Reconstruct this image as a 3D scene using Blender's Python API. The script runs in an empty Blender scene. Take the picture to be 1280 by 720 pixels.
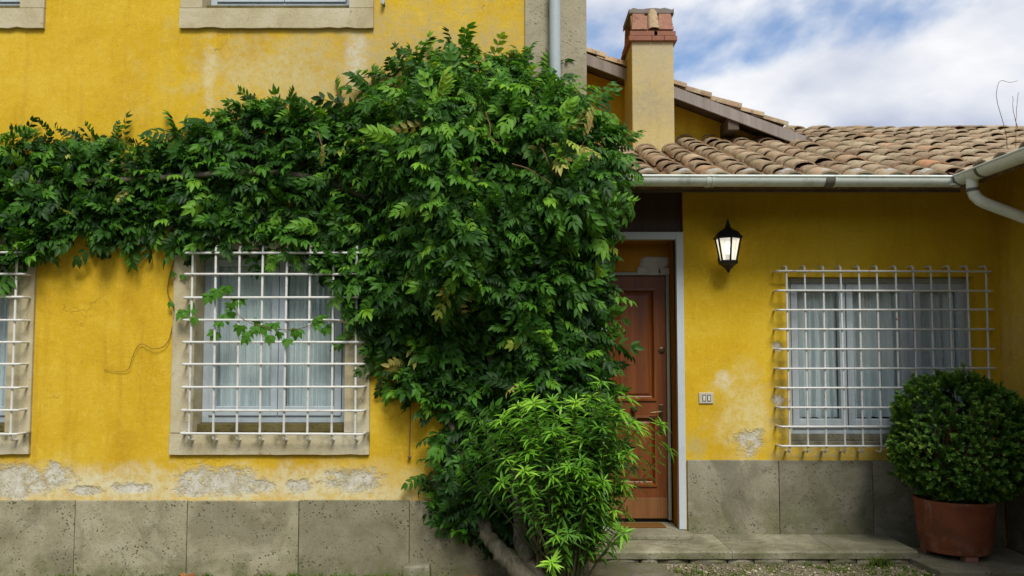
import bpy, bmesh, math, random
import numpy as np
from mathutils import Vector, Matrix

random.seed(7)
rng = np.random.default_rng(11)
R = math.radians
scene = bpy.context.scene
COL = scene.collection

# ------------------------------------------------------------------ camera
F_PX = 1000.0
PITCH = R(3.3)
CAM_Z = 1.61
SHIFT_PX = 440 - 360 - F_PX * math.tan(PITCH)
cam_d = bpy.data.cameras.new('camera')
cam = bpy.data.objects.new('camera', cam_d)
COL.objects.link(cam)
cam.location = (0, 0, CAM_Z)
cam.rotation_euler = (R(90) + PITCH, 0, 0)
cam_d.sensor_width = 36
cam_d.lens = F_PX / 1280 * 36
cam_d.shift_y = SHIFT_PX / 1280
cam_d.clip_end = 2000
scene.camera = cam

# ------------------------------------------------------------------ world, sun, exposure
SUN_EL, SUN_AZ = R(49), R(15)      # azimuth: degrees from straight behind the camera towards the right
world = bpy.data.worlds.new('World')
scene.world = world
world.use_nodes = True
wn = world.node_tree
for n in list(wn.nodes):
    wn.nodes.remove(n)
def wnode(t, **kw):
    n = wn.nodes.new(t)
    for k, v in kw.items():
        setattr(n, k, v)
    return n
sky = wnode('ShaderNodeTexSky', sky_type='NISHITA')
sky.sun_disc = False
sky.sun_elevation = SUN_EL
sky.sun_rotation = R(180) - SUN_AZ
sky.air_density = 1.0
sky.dust_density = 1.5
tc = wnode('ShaderNodeTexCoord')
sep = wnode('ShaderNodeSeparateXYZ')
wn.links.new(tc.outputs['Generated'], sep.inputs[0])
addz = wnode('ShaderNodeMath', operation='ADD'); addz.inputs[1].default_value = 0.35
wn.links.new(sep.outputs['Z'], addz.inputs[0])
mxz = wnode('ShaderNodeMath', operation='MAXIMUM'); mxz.inputs[1].default_value = 0.2
wn.links.new(addz.outputs[0], mxz.inputs[0])
dv = wnode('ShaderNodeVectorMath', operation='DIVIDE')
cmb = wnode('ShaderNodeCombineXYZ')
for i in range(3):
    wn.links.new(mxz.outputs[0], cmb.inputs[i])
wn.links.new(tc.outputs['Generated'], dv.inputs[0]); wn.links.new(cmb.outputs[0], dv.inputs[1])
off = wnode('ShaderNodeVectorMath', operation='ADD'); off.inputs[1].default_value = (14.28, 18.42, 3.55)
wn.links.new(dv.outputs[0], off.inputs[0])
cn = wnode('ShaderNodeTexNoise'); cn.inputs['Scale'].default_value = 1.9; cn.inputs['Detail'].default_value = 9
cn.inputs['Roughness'].default_value = 0.50; cn.inputs['Distortion'].default_value = 0.15
wn.links.new(off.outputs[0], cn.inputs['Vector'])
cr = wnode('ShaderNodeMapRange', interpolation_type='SMOOTHSTEP')
cr.inputs['From Min'].default_value = 0.38; cr.inputs['From Max'].default_value = 0.50
wn.links.new(cn.outputs['Fac'], cr.inputs['Value'])
off2 = wnode('ShaderNodeVectorMath', operation='ADD'); off2.inputs[1].default_value = (3.01, 12.70, 7.81)
wn.links.new(dv.outputs[0], off2.inputs[0])
cn2 = wnode('ShaderNodeTexNoise'); cn2.inputs['Scale'].default_value = 1.7; cn2.inputs['Detail'].default_value = 7
cn2.inputs['Roughness'].default_value = 0.5
wn.links.new(off2.outputs[0], cn2.inputs['Vector'])
cr2 = wnode('ShaderNodeValToRGB')
cr2.color_ramp.elements[0].position = 0.38; cr2.color_ramp.elements[0].color = (0.44, 0.50, 0.66, 1)
cr2.color_ramp.elements[1].position = 0.56; cr2.color_ramp.elements[1].color = (0.93, 0.94, 0.96, 1)
wn.links.new(cn2.outputs['Fac'], cr2.inputs['Fac'])
csc = wnode('ShaderNodeVectorMath', operation='SCALE'); csc.inputs['Scale'].default_value = 7.6
wn.links.new(cr2.outputs['Color'], csc.inputs[0])
bmul = wnode('ShaderNodeVectorMath', operation='MULTIPLY'); bmul.inputs[1].default_value = (0.88, 1.06, 1.25)
wn.links.new(sky.outputs[0], bmul.inputs[0])
mixc = wnode('ShaderNodeMix', data_type='RGBA')
wn.links.new(cr.outputs[0], mixc.inputs['Factor'])
wn.links.new(bmul.outputs[0], mixc.inputs['A']); wn.links.new(csc.outputs[0], mixc.inputs['B'])
bg = wnode('ShaderNodeBackground'); bg.inputs['Strength'].default_value = 0.105
wn.links.new(mixc.outputs['Result'], bg.inputs['Color'])
wout = wnode('ShaderNodeOutputWorld')
wn.links.new(bg.outputs[0], wout.inputs['Surface'])

sun_d = bpy.data.lights.new('sun', 'SUN')
sun_d.energy = 2.7
sun_d.angle = R(22)
sun_d.color = (1.0, 0.96, 0.88)
sun = bpy.data.objects.new('sun', sun_d)
COL.objects.link(sun)
sun.location = (4, -8, 12)
sd = Vector((math.sin(SUN_AZ) * math.cos(SUN_EL), -math.cos(SUN_AZ) * math.cos(SUN_EL), math.sin(SUN_EL)))
sun.rotation_euler = sd.to_track_quat('Z', 'Y').to_euler()

scene.view_settings.view_transform = 'Standard'
scene.view_settings.look = 'None'
scene.view_settings.exposure = 0.38
scene.view_settings.gamma = 1.0
scene.view_settings.use_curve_mapping = False
scene.render.engine = 'CYCLES'
scene.cycles.max_bounces = 7
scene.cycles.transparent_max_bounces = 12

# ------------------------------------------------------------------ pixel -> world
def P(px, py, Y):
    u = (px - 640) / F_PX
    v = (360 + SHIFT_PX - py) / F_PX
    d = Vector((u, math.cos(PITCH) - v * math.sin(PITCH), math.sin(PITCH) + v * math.cos(PITCH)))
    k = Y / d.y
    return Vector((d.x * k, Y, CAM_Z + d.z * k))
def PX(px, py, Y): return P(px, py, Y).x
def PZ(px, py, Y): return P(px, py, Y).z

YL = 5.85      # front of the tall house
YW = 6.76      # front of the low wing
YE = 6.17      # eave line of the wing
TS = 0.385     # roof slope
ZE = 2.93      # roof plane height at the eave
XV = 3.49      # eave line of the side wing
XC = 4.12      # wall of the side wing

# ------------------------------------------------------------------ object helpers
WL = {}
def link(o):
    COL.objects.link(o); return o
def empty(name, loc, label, cat, group=None):
    o = bpy.data.objects.new(name, None); link(o)
    o.location = loc; o.empty_display_size = 0.2
    o['label'] = label; o['category'] = cat
    if group: o['group'] = group
    WL[o.name] = Vector(loc)
    return o
def sub_empty(name, loc, parent):
    o = bpy.data.objects.new(name, None); link(o)
    o.parent = parent; o.location = Vector(loc) - WL[parent.name]; o.empty_display_size = 0.1
    WL[o.name] = Vector(loc)
    return o
def tag(o, label, cat, group=None):
    o['label'] = label; o['category'] = cat
    if group: o['group'] = group
    return o

class MB:
    def __init__(s): s.v = []; s.f = []
    def add(s, vs, fs):
        b = len(s.v); s.v += [tuple(p) for p in vs]; s.f += [tuple(i + b for i in f) for f in fs]; return s
    def box(s, x0, x1, y0, y1, z0, z1):
        vs = [(x0,y0,z0),(x1,y0,z0),(x1,y1,z0),(x0,y1,z0),(x0,y0,z1),(x1,y0,z1),(x1,y1,z1),(x0,y1,z1)]
        return s.add(vs, [(0,3,2,1),(4,5,6,7),(0,1,5,4),(1,2,6,5),(2,3,7,6),(3,0,4,7)])
    def quad(s, a, b, c, d): return s.add([a,b,c,d], [(0,1,2,3)])
    def hexa(s, bot, top):      # four points below, four above
        return s.add(list(bot) + list(top), [(0,3,2,1),(4,5,6,7),(0,1,5,4),(1,2,6,5),(2,3,7,6),(3,0,4,7)])
    def tube(s, pts, rad, seg=8, cap=True):
        pts = [Vector(p) for p in pts]
        rads = rad if isinstance(rad, (list, tuple)) else [rad] * len(pts)
        t0 = (pts[1] - pts[0]).normalized()
        up = Vector((0, 0, 1)) if abs(t0.z) < 0.9 else Vector((1, 0, 0))
        nrm = t0.cross(up).normalized()
        vs = []
        for i, p in enumerate(pts):
            if i == 0: t = t0
            elif i == len(pts) - 1: t = (pts[i] - pts[i-1]).normalized()
            else: t = ((pts[i+1] - pts[i]).normalized() + (pts[i] - pts[i-1]).normalized()).normalized()
            nrm = (nrm - t * nrm.dot(t)).normalized()
            bn = t.cross(nrm)
            for k in range(seg):
                a = 2 * math.pi * k / seg
                vs.append(p + (nrm * math.cos(a) + bn * math.sin(a)) * rads[i])
        fs = []
        for i in range(len(pts) - 1):
            for k in range(seg):
                k2 = (k + 1) % seg
                fs.append((i*seg+k, i*seg+k2, (i+1)*seg+k2, (i+1)*seg+k))
        if cap:
            fs.append(tuple(reversed(range(seg)))); fs.append(tuple((len(pts)-1)*seg + k for k in range(seg)))
        return s.add(vs, fs)
    def lathe(s, cx, cy, prof, seg=24, rot=0.0):
        vs = []
        for r, z in prof:
            for k in range(seg):
                a = 2 * math.pi * k / seg + rot
                vs.append((cx + r * math.cos(a), cy + r * math.sin(a), z))
        fs = []
        for i in range(len(prof) - 1):
            for k in range(seg):
                k2 = (k + 1) % seg
                fs.append((i*seg+k, i*seg+k2, (i+1)*seg+k2, (i+1)*seg+k))
        if prof[0][0] > 1e-4: fs.append(tuple(reversed(range(seg))))
        if prof[-1][0] > 1e-4: fs.append(tuple((len(prof)-1)*seg + k for k in range(seg)))
        return s.add(vs, fs)
    def build(s, name, mat, parent=None, bevel=0.0, smooth=False, origin=None, kind=None):
        vs = np.array(s.v)
        c = Vector((vs.min(0) + vs.max(0)) / 2) if origin is None else Vector(origin)
        me = bpy.data.meshes.new(name)
        me.from_pydata([tuple(Vector(p) - c) for p in s.v], [], s.f)
        me.update()
        if mat: me.materials.append(mat)
        if smooth: me.polygons.foreach_set('use_smooth', [True] * len(me.polygons))
        o = link(bpy.data.objects.new(name, me))
        WL[o.name] = c
        if parent:
            o.parent = parent; o.location = c - WL[parent.name]
        else:
            o.location = c
        if bevel:
            m = o.modifiers.new('bevel', 'BEVEL'); m.width = bevel; m.segments = 2; m.limit_method = 'ANGLE'
        if smooth and hasattr(me, 'set_sharp_from_angle'):
            me.set_sharp_from_angle(angle=R(40))
        if kind: o['kind'] = kind
        return o

def copy_part(o, parent, delta):
    c = o.copy(); link(c); c.parent = parent
    w = WL[o.name] + Vector(delta)
    WL[c.name] = w
    c.location = w - WL[parent.name]
    return c

# ------------------------------------------------------------------ material helpers
class G:
    def __init__(s, name):
        s.m = bpy.data.materials.new(name); s.m.use_nodes = True
        s.t = s.m.node_tree
        for n in list(s.t.nodes): s.t.nodes.remove(n)
        s.out = s.t.nodes.new('ShaderNodeOutputMaterial')
        s._pos = None
    def n(s, typ, ins=None, **props):
        nd = s.t.nodes.new(typ)
        for k, v in props.items(): setattr(nd, k, v)
        for k, v in (ins or {}).items():
            sock = nd.inputs[k]
            if isinstance(v, bpy.types.NodeSocket): s.t.links.new(v, sock)
            else: sock.default_value = v
        return nd
    def pos(s):
        if s._pos is None: s._pos = s.n('ShaderNodeNewGeometry').outputs['Position']
        return s._pos
    def objpos(s):
        return s.n('ShaderNodeTexCoord').outputs['Object']
    def xyz(s):
        q = s.n('ShaderNodeSeparateXYZ', {0: s.pos()}); return q.outputs
    def math(s, op, a, b=0.0, c=0.0):
        return s.n('ShaderNodeMath', {0: a, 1: b, 2: c}, operation=op).outputs[0]
    def noise(s, scale, detail=4, rough=0.55, vec=None, dist=0.0, stretch=None):
        v = vec or s.pos()
        if stretch: v = s.n('ShaderNodeVectorMath', {0: v, 1: stretch}, operation='MULTIPLY').outputs[0]
        return s.n('ShaderNodeTexNoise', {'Vector': v, 'Scale': scale, 'Detail': detail, 'Roughness': rough, 'Distortion': dist}).outputs['Fac']
    def ss(s, val, lo, hi, a=0.0, b=1.0):
        return s.n('ShaderNodeMapRange', {'Value': val, 'From Min': lo, 'From Max': hi, 'To Min': a, 'To Max': b}, interpolation_type='SMOOTHSTEP').outputs[0]
    def ramp(s, fac, stops):
        r = s.n('ShaderNodeValToRGB', {'Fac': fac}); cr_ = r.color_ramp
        while len(cr_.elements) < len(stops): cr_.elements.new(0.5)
        for e, (p, c) in zip(cr_.elements, stops): e.position = p; e.color = (*c, 1)
        return r.outputs['Color']
    def mix(s, fac, a, b, blend='MIX'):
        def c4(x): return (*x, 1) if isinstance(x, tuple) and len(x) == 3 else x
        return s.n('ShaderNodeMix', {'Factor': fac, 'A': c4(a), 'B': c4(b)}, data_type='RGBA', blend_type=blend).outputs['Result'] if False else s._mix(fac, c4(a), c4(b), blend)
    def _mix(s, fac, a, b, blend):
        nd = s.t.nodes.new('ShaderNodeMix'); nd.data_type = 'RGBA'; nd.blend_type = blend
        for sock, v in ((nd.inputs[0], fac), (nd.inputs[6], a), (nd.inputs[7], b)):
            if isinstance(v, bpy.types.NodeSocket): s.t.links.new(v, sock)
            else: sock.default_value = v
        return nd.outputs[2]
    def bump(s, h, strength=0.3, dist=0.01):
        return s.n('ShaderNodeBump', {'Height': h, 'Strength': strength, 'Distance': dist}).outputs['Normal']
    def blob(s, cx, cz, rx, rz, nz, amp=0.7, lo=0.55, hi=1.0):
        d = s.n('ShaderNodeVectorMath', {0: s.pos(), 1: (cx, 0, cz)}, operation='SUBTRACT').outputs[0]
        d = s.n('ShaderNodeVectorMath', {0: d, 1: (1 / rx, 0, 1 / rz)}, operation='MULTIPLY').outputs[0]
        l = s.n('ShaderNodeVectorMath', {0: d}, operation='LENGTH').outputs['Value']
        l = s.math('ADD', l, s.math('MULTIPLY', s.math('SUBTRACT', nz, 0.5), amp * 2))
        return s.ss(l, lo, hi, 1.0, 0.0)
    def pbr(s, col, rough=0.8, normal=None, spec=0.3, metal=0.0, **extra):
        def c4(x): return (*x, 1) if isinstance(x, tuple) and len(x) == 3 else x
        ins = {'Base Color': c4(col), 'Roughness': rough, 'Specular IOR Level': spec, 'Metallic': metal}
        ins.update(extra)
        if normal is not None: ins['Normal'] = normal
        b = s.n('ShaderNodeBsdfPrincipled', ins)
        s.t.links.new(b.outputs[0], s.out.inputs['Surface'])
        return s.m

def stucco(name, peel, worn, base=((0.44, 0.255, 0.012), (0.56, 0.355, 0.018), (0.62, 0.43, 0.045)), moss=None, streak=0.5):
    g = G(name)
    big = g.noise(1.3, 8, 0.68, dist=0.5)
    col = g.ramp(big, [(0.28, base[0]), (0.5, base[1]), (0.72, base[2])])
    # trowel strokes in two directions
    r1 = g.n('ShaderNodeMapping', {'Vector': g.pos(), 'Rotation': (0, 0.8, 0), 'Scale': (11, 8, 3.2)}).outputs[0]
    r2 = g.n('ShaderNodeMapping', {'Vector': g.pos(), 'Rotation': (0, -0.6, 0), 'Scale': (3.6, 8, 9)}).outputs[0]
    t1 = g.noise(1.0, 5, 0.7, vec=r1, dist=2.2); t2 = g.noise(1.0, 5, 0.7, vec=r2, dist=2.2)
    brush = g.math('MULTIPLY', g.math('ADD', t1, t2), 0.5)
    col = g.mix(g.ss(brush, 0.50, 0.68, 0, 0.42), col, tuple(min(0.72, k * 1.18 + 0.012) for k in base[2]))
    col = g.mix(g.ss(brush, 0.47, 0.33, 0, 0.32), col, tuple(k * 0.78 for k in base[0]))
    st = g.noise(1.0, 6, 0.65, stretch=(9, 9, 0.55))
    col = g.mix(g.ss(st, 0.52, 0.72, 0, streak * 0.7), col, (0.40, 0.215, 0.018))
    n1 = g.noise(5.5, 9, 0.68, dist=0.3)
    n2 = g.noise(19.0, 7, 0.68)
    for cx, cz, rx, rz, colr, k in worn:
        m = g.blob(cx, cz, rx, rz, n1, 1.1, 0.1, 1.2)
        m = g.math('MULTIPLY', m, g.ss(n2, 0.34, 0.60, 0.35, 1.0))
        col = g.mix(g.math('MULTIPLY', m, k), col, colr)
    speck = g.noise(70.0, 4, 0.65)
    col = g.mix(g.ss(speck, 0.57, 0.72, 0, 0.5), col, (0.30, 0.19, 0.05))
    col = g.mix(g.ss(speck, 0.42, 0.30, 0, 0.3), col, (0.72, 0.56, 0.22))
    # hairline cracks
    wv = g.n('ShaderNodeVectorMath', {0: g.pos(), 1: g.n('ShaderNodeVectorMath', {0: g.n('ShaderNodeTexNoise', {'Vector': g.pos(), 'Scale': 4.0, 'Detail': 5.0}).outputs['Color'], 1: (0.45, 0.45, 0.45)}, operation='MULTIPLY').outputs[0]}, operation='ADD').outputs[0]
    ed = g.n('ShaderNodeTexVoronoi', {'Vector': wv, 'Scale': 1.7}, feature='DISTANCE_TO_EDGE').outputs['Distance']
    crack = g.math('MULTIPLY', g.ss(ed, 0.001, 0.007, 1.0, 0.0), g.ss(g.noise(1.7, 3), 0.58, 0.66))
    col = g.mix(g.math('MULTIPLY', crack, 0.35), col, (0.22, 0.13, 0.03))
    hgt = g.math('ADD', g.math('MULTIPLY', n2, 0.5), g.math('ADD', g.math('MULTIPLY', speck, 0.35), g.math('MULTIPLY', brush, 0.9)))
    hgt = g.math('SUBTRACT', hgt, g.math('MULTIPLY', crack, 0.6))
    pm = None
    nn = g.math('ADD', g.math('MULTIPLY', n1, 0.55), g.math('MULTIPLY', n2, 0.45))
    for cx, cz, rx, rz in peel:
        m = g.blob(cx, cz, rx, rz, nn, 1.7, 0.42, 1.0)
        pm = m if pm is None else g.math('MAXIMUM', pm, m)
    if pm is not None:
        patch = g.ramp(g.noise(12, 8, 0.7), [(0.32, (0.36, 0.31, 0.19)), (0.5, (0.52, 0.49, 0.39)), (0.7, (0.66, 0.64, 0.58))])
        patch = g.mix(g.ss(speck, 0.52, 0.66, 0, 0.5), patch, (0.28, 0.25, 0.18))
        left = g.ss(g.noise(15, 8, 0.72), 0.36, 0.46, 0.12, 1.0)
        pm = g.math('MULTIPLY', pm, left)
        col = g.mix(pm, col, patch)
        hgt = g.math('SUBTRACT', hgt, g.math('MULTIPLY', pm, 2.2))
    return g.pbr(col, 0.92, g.bump(hgt, 0.6, 0.006), 0.12)

def stone(name, a, b, c, pores=0.8, moss=0.0, zmoss=(0.0, 0.25), pscale=11.0):
    g = G(name)
    rnd = g.n('ShaderNodeObjectInfo').outputs['Random']
    offs = g.n('ShaderNodeCombineXYZ', {0: g.math('MULTIPLY', rnd, 37.0), 1: g.math('MULTIPLY', rnd, 11.0), 2: 0.0}).outputs[0]
    v = g.n('ShaderNodeVectorMath', {0: g.pos(), 1: offs}, operation='ADD').outputs[0]
    col = g.ramp(g.noise(3.5, 7, 0.65, vec=v, dist=0.4), [(0.3, a), (0.5, b), (0.72, c)])
    vv = g.math('MULTIPLY_ADD', g.math('FRACT', g.math('MULTIPLY', rnd, 7.31)), 0.42, 0.80)
    col = g.mix(1.0, col, g.n('ShaderNodeCombineXYZ', {0: vv, 1: vv, 2: vv}).outputs[0], 'MULTIPLY')
    damp = g.ss(g.noise(1.6, 6, 0.65, vec=v, dist=0.8), 0.50, 0.62, 0, 0.45)
    col = g.mix(damp, col, tuple(k * 0.62 for k in a))
    fine = g.noise(95, 3, 0.6, vec=v)
    col = g.mix(g.ss(fine, 0.45, 0.75, 0, 0.4), col, tuple(k * 0.45 for k in a))
    warp = g.n('ShaderNodeVectorMath', {0: v, 1: g.n('ShaderNodeTexNoise', {'Vector': v, 'Scale': 9.0}).outputs['Color']}, operation='ADD').outputs[0]
    vo = g.n('ShaderNodeTexVoronoi', {'Vector': warp, 'Scale': pscale, 'Randomness': 1.0}).outputs['Distance']
    gate = g.ss(g.noise(9, 3, 0.5, vec=v), 0.46, 0.60)
    pore = g.math('MULTIPLY', g.ss(vo, 0.12, 0.30, 1.0, 0.0), gate)
    vo3 = g.n('ShaderNodeTexVoronoi', {'Vector': v, 'Scale': 34.0}).outputs['Distance']
    pore = g.math('MAXIMUM', pore, g.math('MULTIPLY', g.ss(vo3, 0.16, 0.32, 1.0, 0.0), g.ss(g.noise(5, 3, 0.5, vec=v), 0.45, 0.62, 0, 0.9)))
    col = g.mix(g.math('MULTIPLY', pore, pores), col, tuple(k * 0.28 for k in a))
    vo2 = g.n('ShaderNodeTexVoronoi', {'Vector': v, 'Scale': 31.0}).outputs['Distance']
    lightspk = g.math('MULTIPLY', g.ss(vo2, 0.05, 0.13, 1.0, 0.0), g.ss(g.noise(11, 2, 0.5, vec=v), 0.52, 0.6))
    col = g.mix(g.math('MULTIPLY', lightspk, 0.55), col, tuple(min(0.7, k * 1.7) for k in c))
    if moss:
        z = g.xyz()[2]
        mm = g.math('MULTIPLY', g.ss(z, zmoss[0], zmoss[1], 1.0, 0.0), g.ss(g.noise(6, 5, 0.6), 0.4, 0.65))
        col = g.mix(g.math('MULTIPLY', mm, moss), col, (0.10, 0.11, 0.035))
    h = g.math('SUBTRACT', g.math('MULTIPLY', fine, 0.5), pore)
    return g.pbr(col, 0.85, g.bump(h, 0.5, 0.006), 0.2)

def paint(name, col, dirt=(0.25, 0.2, 0.12), rough=0.5, amount=0.3, spec=0.35, rust=0.0):
    g = G(name)
    v = g.pos()
    c = g.mix(g.ss(g.noise(9, 6, 0.65), 0.5, 0.78, 0, amount), col, dirt)
    c = g.mix(g.ss(g.noise(40, 4, 0.6), 0.35, 0.7, 0, 0.12), c, tuple(k * 0.6 for k in col))
    if rust:
        rm = g.ss(g.noise(16, 6, 0.7), 0.62, 0.68)
        c = g.mix(g.math('MULTIPLY', rm, rust), c, (0.30, 0.12, 0.03))
    return g.pbr(c, rough, g.bump(g.noise(70, 3), 0.12, 0.002), spec)

def wood(name, a, b, rough=0.45):
    g = G(name)
    gr = g.noise(14, 6, 0.6, stretch=(1.0, 1.0, 0.06), dist=0.8)
    fine = g.noise(90, 3, 0.6, stretch=(1.0, 1.0, 0.04))
    col = g.ramp(gr, [(0.3, a), (0.7, b)])
    col = g.mix(g.ss(fine, 0.5, 0.7, 0, 0.35), col, tuple(k * 0.5 for k in a))
    return g.pbr(col, rough, g.bump(fine, 0.15, 0.002), 0.4)

def flat(name, col, rough=0.6, spec=0.3, metal=0.0, scale=30):
    g = G(name)
    c = g.mix(g.ss(g.noise(scale, 5, 0.6), 0.35, 0.75, 0, 0.35), col, tuple(k * 0.62 for k in col))
    return g.pbr(c, rough, g.bump(g.noise(scale * 2, 3), 0.15, 0.003), spec, metal)

def S_(px, py, Y, rx, rz):        # blob in pixels -> metres on plane Y
    p = P(px, py, Y); return (p.x, p.z, rx * Y / 1000, rz * Y / 1000)

M = {}
M['yellow_front'] = stucco('yellow_stucco_front',
    [S_(20, 602, YL, 60, 26), S_(72, 596, YL, 26, 20), S_(105, 614, YL, 26, 7), S_(272, 600, YL, 56, 20), S_(240, 614, YL, 26, 9), S_(322, 608, YL, 34, 12), S_(372, 608, YL, 18, 10), S_(442, 600, YL, 42, 18), S_(165, 610, YL, 30, 8)],
    [(*S_(520, 90, YL, 330, 110), (0.42, 0.33, 0.15), 0.95), (*S_(100, 608, YL, 260, 34), (0.60, 0.54, 0.33), 1.0), (*S_(400, 608, YL, 260, 34), (0.60, 0.54, 0.33), 1.0), (*S_(330, 95, YL, 120, 50), (0.56, 0.46, 0.20), 0.7),
     (*S_(445, 70, YL, 16, 42), (0.56, 0.53, 0.42), 0.8), (*S_(262, 95, YL, 10, 60), (0.60, 0.52, 0.30), 0.7),
     (*S_(80, 90, YL, 150, 70), (0.64, 0.42, 0.045), 0.5), (*S_(500, 590, YL, 90, 30), (0.52, 0.33, 0.02), 0.5)])
M['yellow_wing'] = stucco('yellow_stucco_wing',
    [S_(935, 552, YW, 26, 17), S_(972, 500, YW, 9, 9), S_(972, 434, YW, 8, 8)],
    [(*S_(930, 520, YW, 48, 70), (0.66, 0.55, 0.24), 0.95), (*S_(903, 474, YW, 14, 12), (0.66, 0.58, 0.36), 0.9), (*S_(870, 555, YW, 18, 22), (0.42, 0.36, 0.16), 0.9),
     (*S_(975, 500, YW, 14, 90), (0.20, 0.16, 0.05), 0.75), (*S_(1040, 566, YW, 120, 12), (0.36, 0.29, 0.12), 0.9)],
    base=((0.50, 0.30, 0.012), (0.60, 0.385, 0.018), (0.65, 0.45, 0.04)), streak=0.25)
M['yellow_side'] = stucco('yellow_stucco_side', [], [(4.0, 1.7, 0.4, 0.6, (0.55, 0.42, 0.2), 0.4)])
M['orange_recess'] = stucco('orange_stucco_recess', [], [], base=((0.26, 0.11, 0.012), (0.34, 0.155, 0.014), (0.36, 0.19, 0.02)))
M['chimney'] = stucco('worn_chimney_plaster', [], [(1.4, 4.85, 0.8, 0.6, (0.40, 0.36, 0.26), 0.85), (1.4, 4.1, 0.5, 0.25, (0.34, 0.30, 0.2), 0.8)], base=((0.42, 0.33, 0.14), (0.48, 0.39, 0.18), (0.52, 0.43, 0.22)), streak=0.2)
M['pilaster'] = stone('pilaster_plaster', (0.33, 0.29, 0.19), (0.42, 0.37, 0.25), (0.47, 0.42, 0.30), 0.4, 0.0)
M['plinth'] = stone('grey_volcanic_stone', (0.185, 0.165, 0.10), (0.265, 0.24, 0.155), (0.335, 0.31, 0.22), 0.9, 0.75, (0.0, 0.22))
M['plinth_wing'] = stone('mossy_volcanic_stone', (0.135, 0.125, 0.085), (0.215, 0.20, 0.14), (0.29, 0.275, 0.205), 0.85, 0.6, (0.05, 0.6))
M['step'] = stone('step_stone', (0.15, 0.14, 0.09), (0.25, 0.235, 0.16), (0.35, 0.33, 0.24), 0.6, 0.75, (0.04, 0.14))
M['rough'] = stone('rough_footing_stone', (0.12, 0.11, 0.08), (0.20, 0.18, 0.13), (0.28, 0.26, 0.2), 0.8, 0.8, (0.0, 0.08))
M['surround'] = None
def surround_mat():
    g = G('travertine_surround')
    x, y, z = g.xyz()[0], g.xyz()[1], g.xyz()[2]
    col = g.ramp(g.noise(3.0, 7, 0.65, dist=0.5), [(0.3, (0.36, 0.295, 0.16)), (0.5, (0.46, 0.40, 0.25)), (0.72, (0.54, 0.49, 0.36))])
    dirt = g.ss(g.noise(5.5, 7, 0.7, dist=0.8), 0.56, 0.72, 0, 0.8)
    col = g.mix(dirt, col, (0.16, 0.13, 0.07))
    fine = g.noise(80, 3, 0.6)
    col = g.mix(g.ss(fine, 0.5, 0.75, 0, 0.35), col, (0.22, 0.18, 0.1))
    # rain stains below the iron anchors
    ph = g.math('FRACT', g.math('DIVIDE', g.math('SUBTRACT', x, PX(236, 545, YL) - 0.0825), 0.165))
    col_x = g.ss(g.math('ABSOLUTE', g.math('SUBTRACT', ph, 0.5)), 0.08, 0.30, 1.0, 0.0)
    zb = PZ(300, 545, YL)
    zm = g.math('MULTIPLY', g.ss(z, zb - 0.10, zb - 0.02), g.ss(z, zb, zb + 0.05, 1.0, 0.0))
    st = g.math('MULTIPLY', g.math('MULTIPLY', col_x, zm), g.ss(g.noise(8, 4, 0.6), 0.3, 0.6))
    col = g.mix(g.math('MULTIPLY', st, 0.9), col, (0.09, 0.08, 0.03))
    return g.pbr(col, 0.85, g.bump(g.math('ADD', fine, g.noise(12, 4)), 0.35, 0.006), 0.2)
M['surround'] = surround_mat()
M['iron'] = paint('white_painted_iron', (0.62, 0.62, 0.58), (0.30, 0.24, 0.15), 0.5, 0.55, 0.4, 0.35)
M['iron_rust'] = paint('rusty_white_painted_iron', (0.58, 0.59, 0.57), (0.36, 0.30, 0.2), 0.45, 0.3, 0.4, 0.95)
M['frame'] = paint('window_frame_paint', (0.42, 0.48, 0.52), (0.30, 0.28, 0.22), 0.5, 0.45)
M['mossy_sill'] = stone('mossy_sill_stone', (0.09, 0.075, 0.025), (0.14, 0.115, 0.04), (0.18, 0.15, 0.07), 0.5)
M['doorframe'] = paint('grey_white_metal', (0.50, 0.55, 0.58), (0.30, 0.26, 0.18), 0.4, 0.25)
M['doorframe_green'] = paint('grey_green_frame', (0.27, 0.29, 0.24), (0.2, 0.16, 0.1), 0.5, 0.3)
M['door'] = wood('red_brown_door_wood', (0.11, 0.030, 0.006), (0.205, 0.060, 0.011))
M['kick'] = wood('worn_brown_door_wood', (0.13, 0.052, 0.014), (0.23, 0.098, 0.026), 0.6)
M['board'] = wood('dark_brown_board', (0.05, 0.03, 0.02), (0.09, 0.055, 0.035), 0.6)
M['eave_wood'] = wood('weathered_eave_wood', (0.07, 0.05, 0.035), (0.12, 0.09, 0.065), 0.8)
M['barge'] = wood('grey_weathered_barge_board', (0.20, 0.17, 0.15), (0.30, 0.26, 0.23), 0.8)
M['brass'] = flat('dark_brass', (0.12, 0.085, 0.04), 0.4, 0.5, 0.8)
M['black_iron'] = flat('black_lantern_metal', (0.012, 0.012, 0.013), 0.45, 0.4)
M['zinc'] = paint('pale_green_gutter_metal', (0.70, 0.76, 0.69), (0.20, 0.16, 0.09), 0.42, 0.45, 0.4, 0.25)
M['zinc_dark'] = paint('stained_gutter_band', (0.14, 0.13, 0.11), (0.08, 0.06, 0.04), 0.6, 0.5)
M['pipe'] = paint('grey_blue_pipe', (0.36, 0.41, 0.42), (0.25, 0.22, 0.16), 0.45, 0.3)
M['mat'] = flat('brown_doormat', (0.16, 0.075, 0.02), 0.95, 0.1, 0, 60)
M['plate'] = flat('beige_switch_plate', (0.50, 0.46, 0.36), 0.45, 0.4)
M['button'] = flat('ivory_button', (0.66, 0.64, 0.56), 0.4, 0.4)
M['darkgap'] = flat('dark_plastic', (0.03, 0.03, 0.028), 0.5, 0.3)  # near-black; also paints the shade inside the mortar holes
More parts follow.
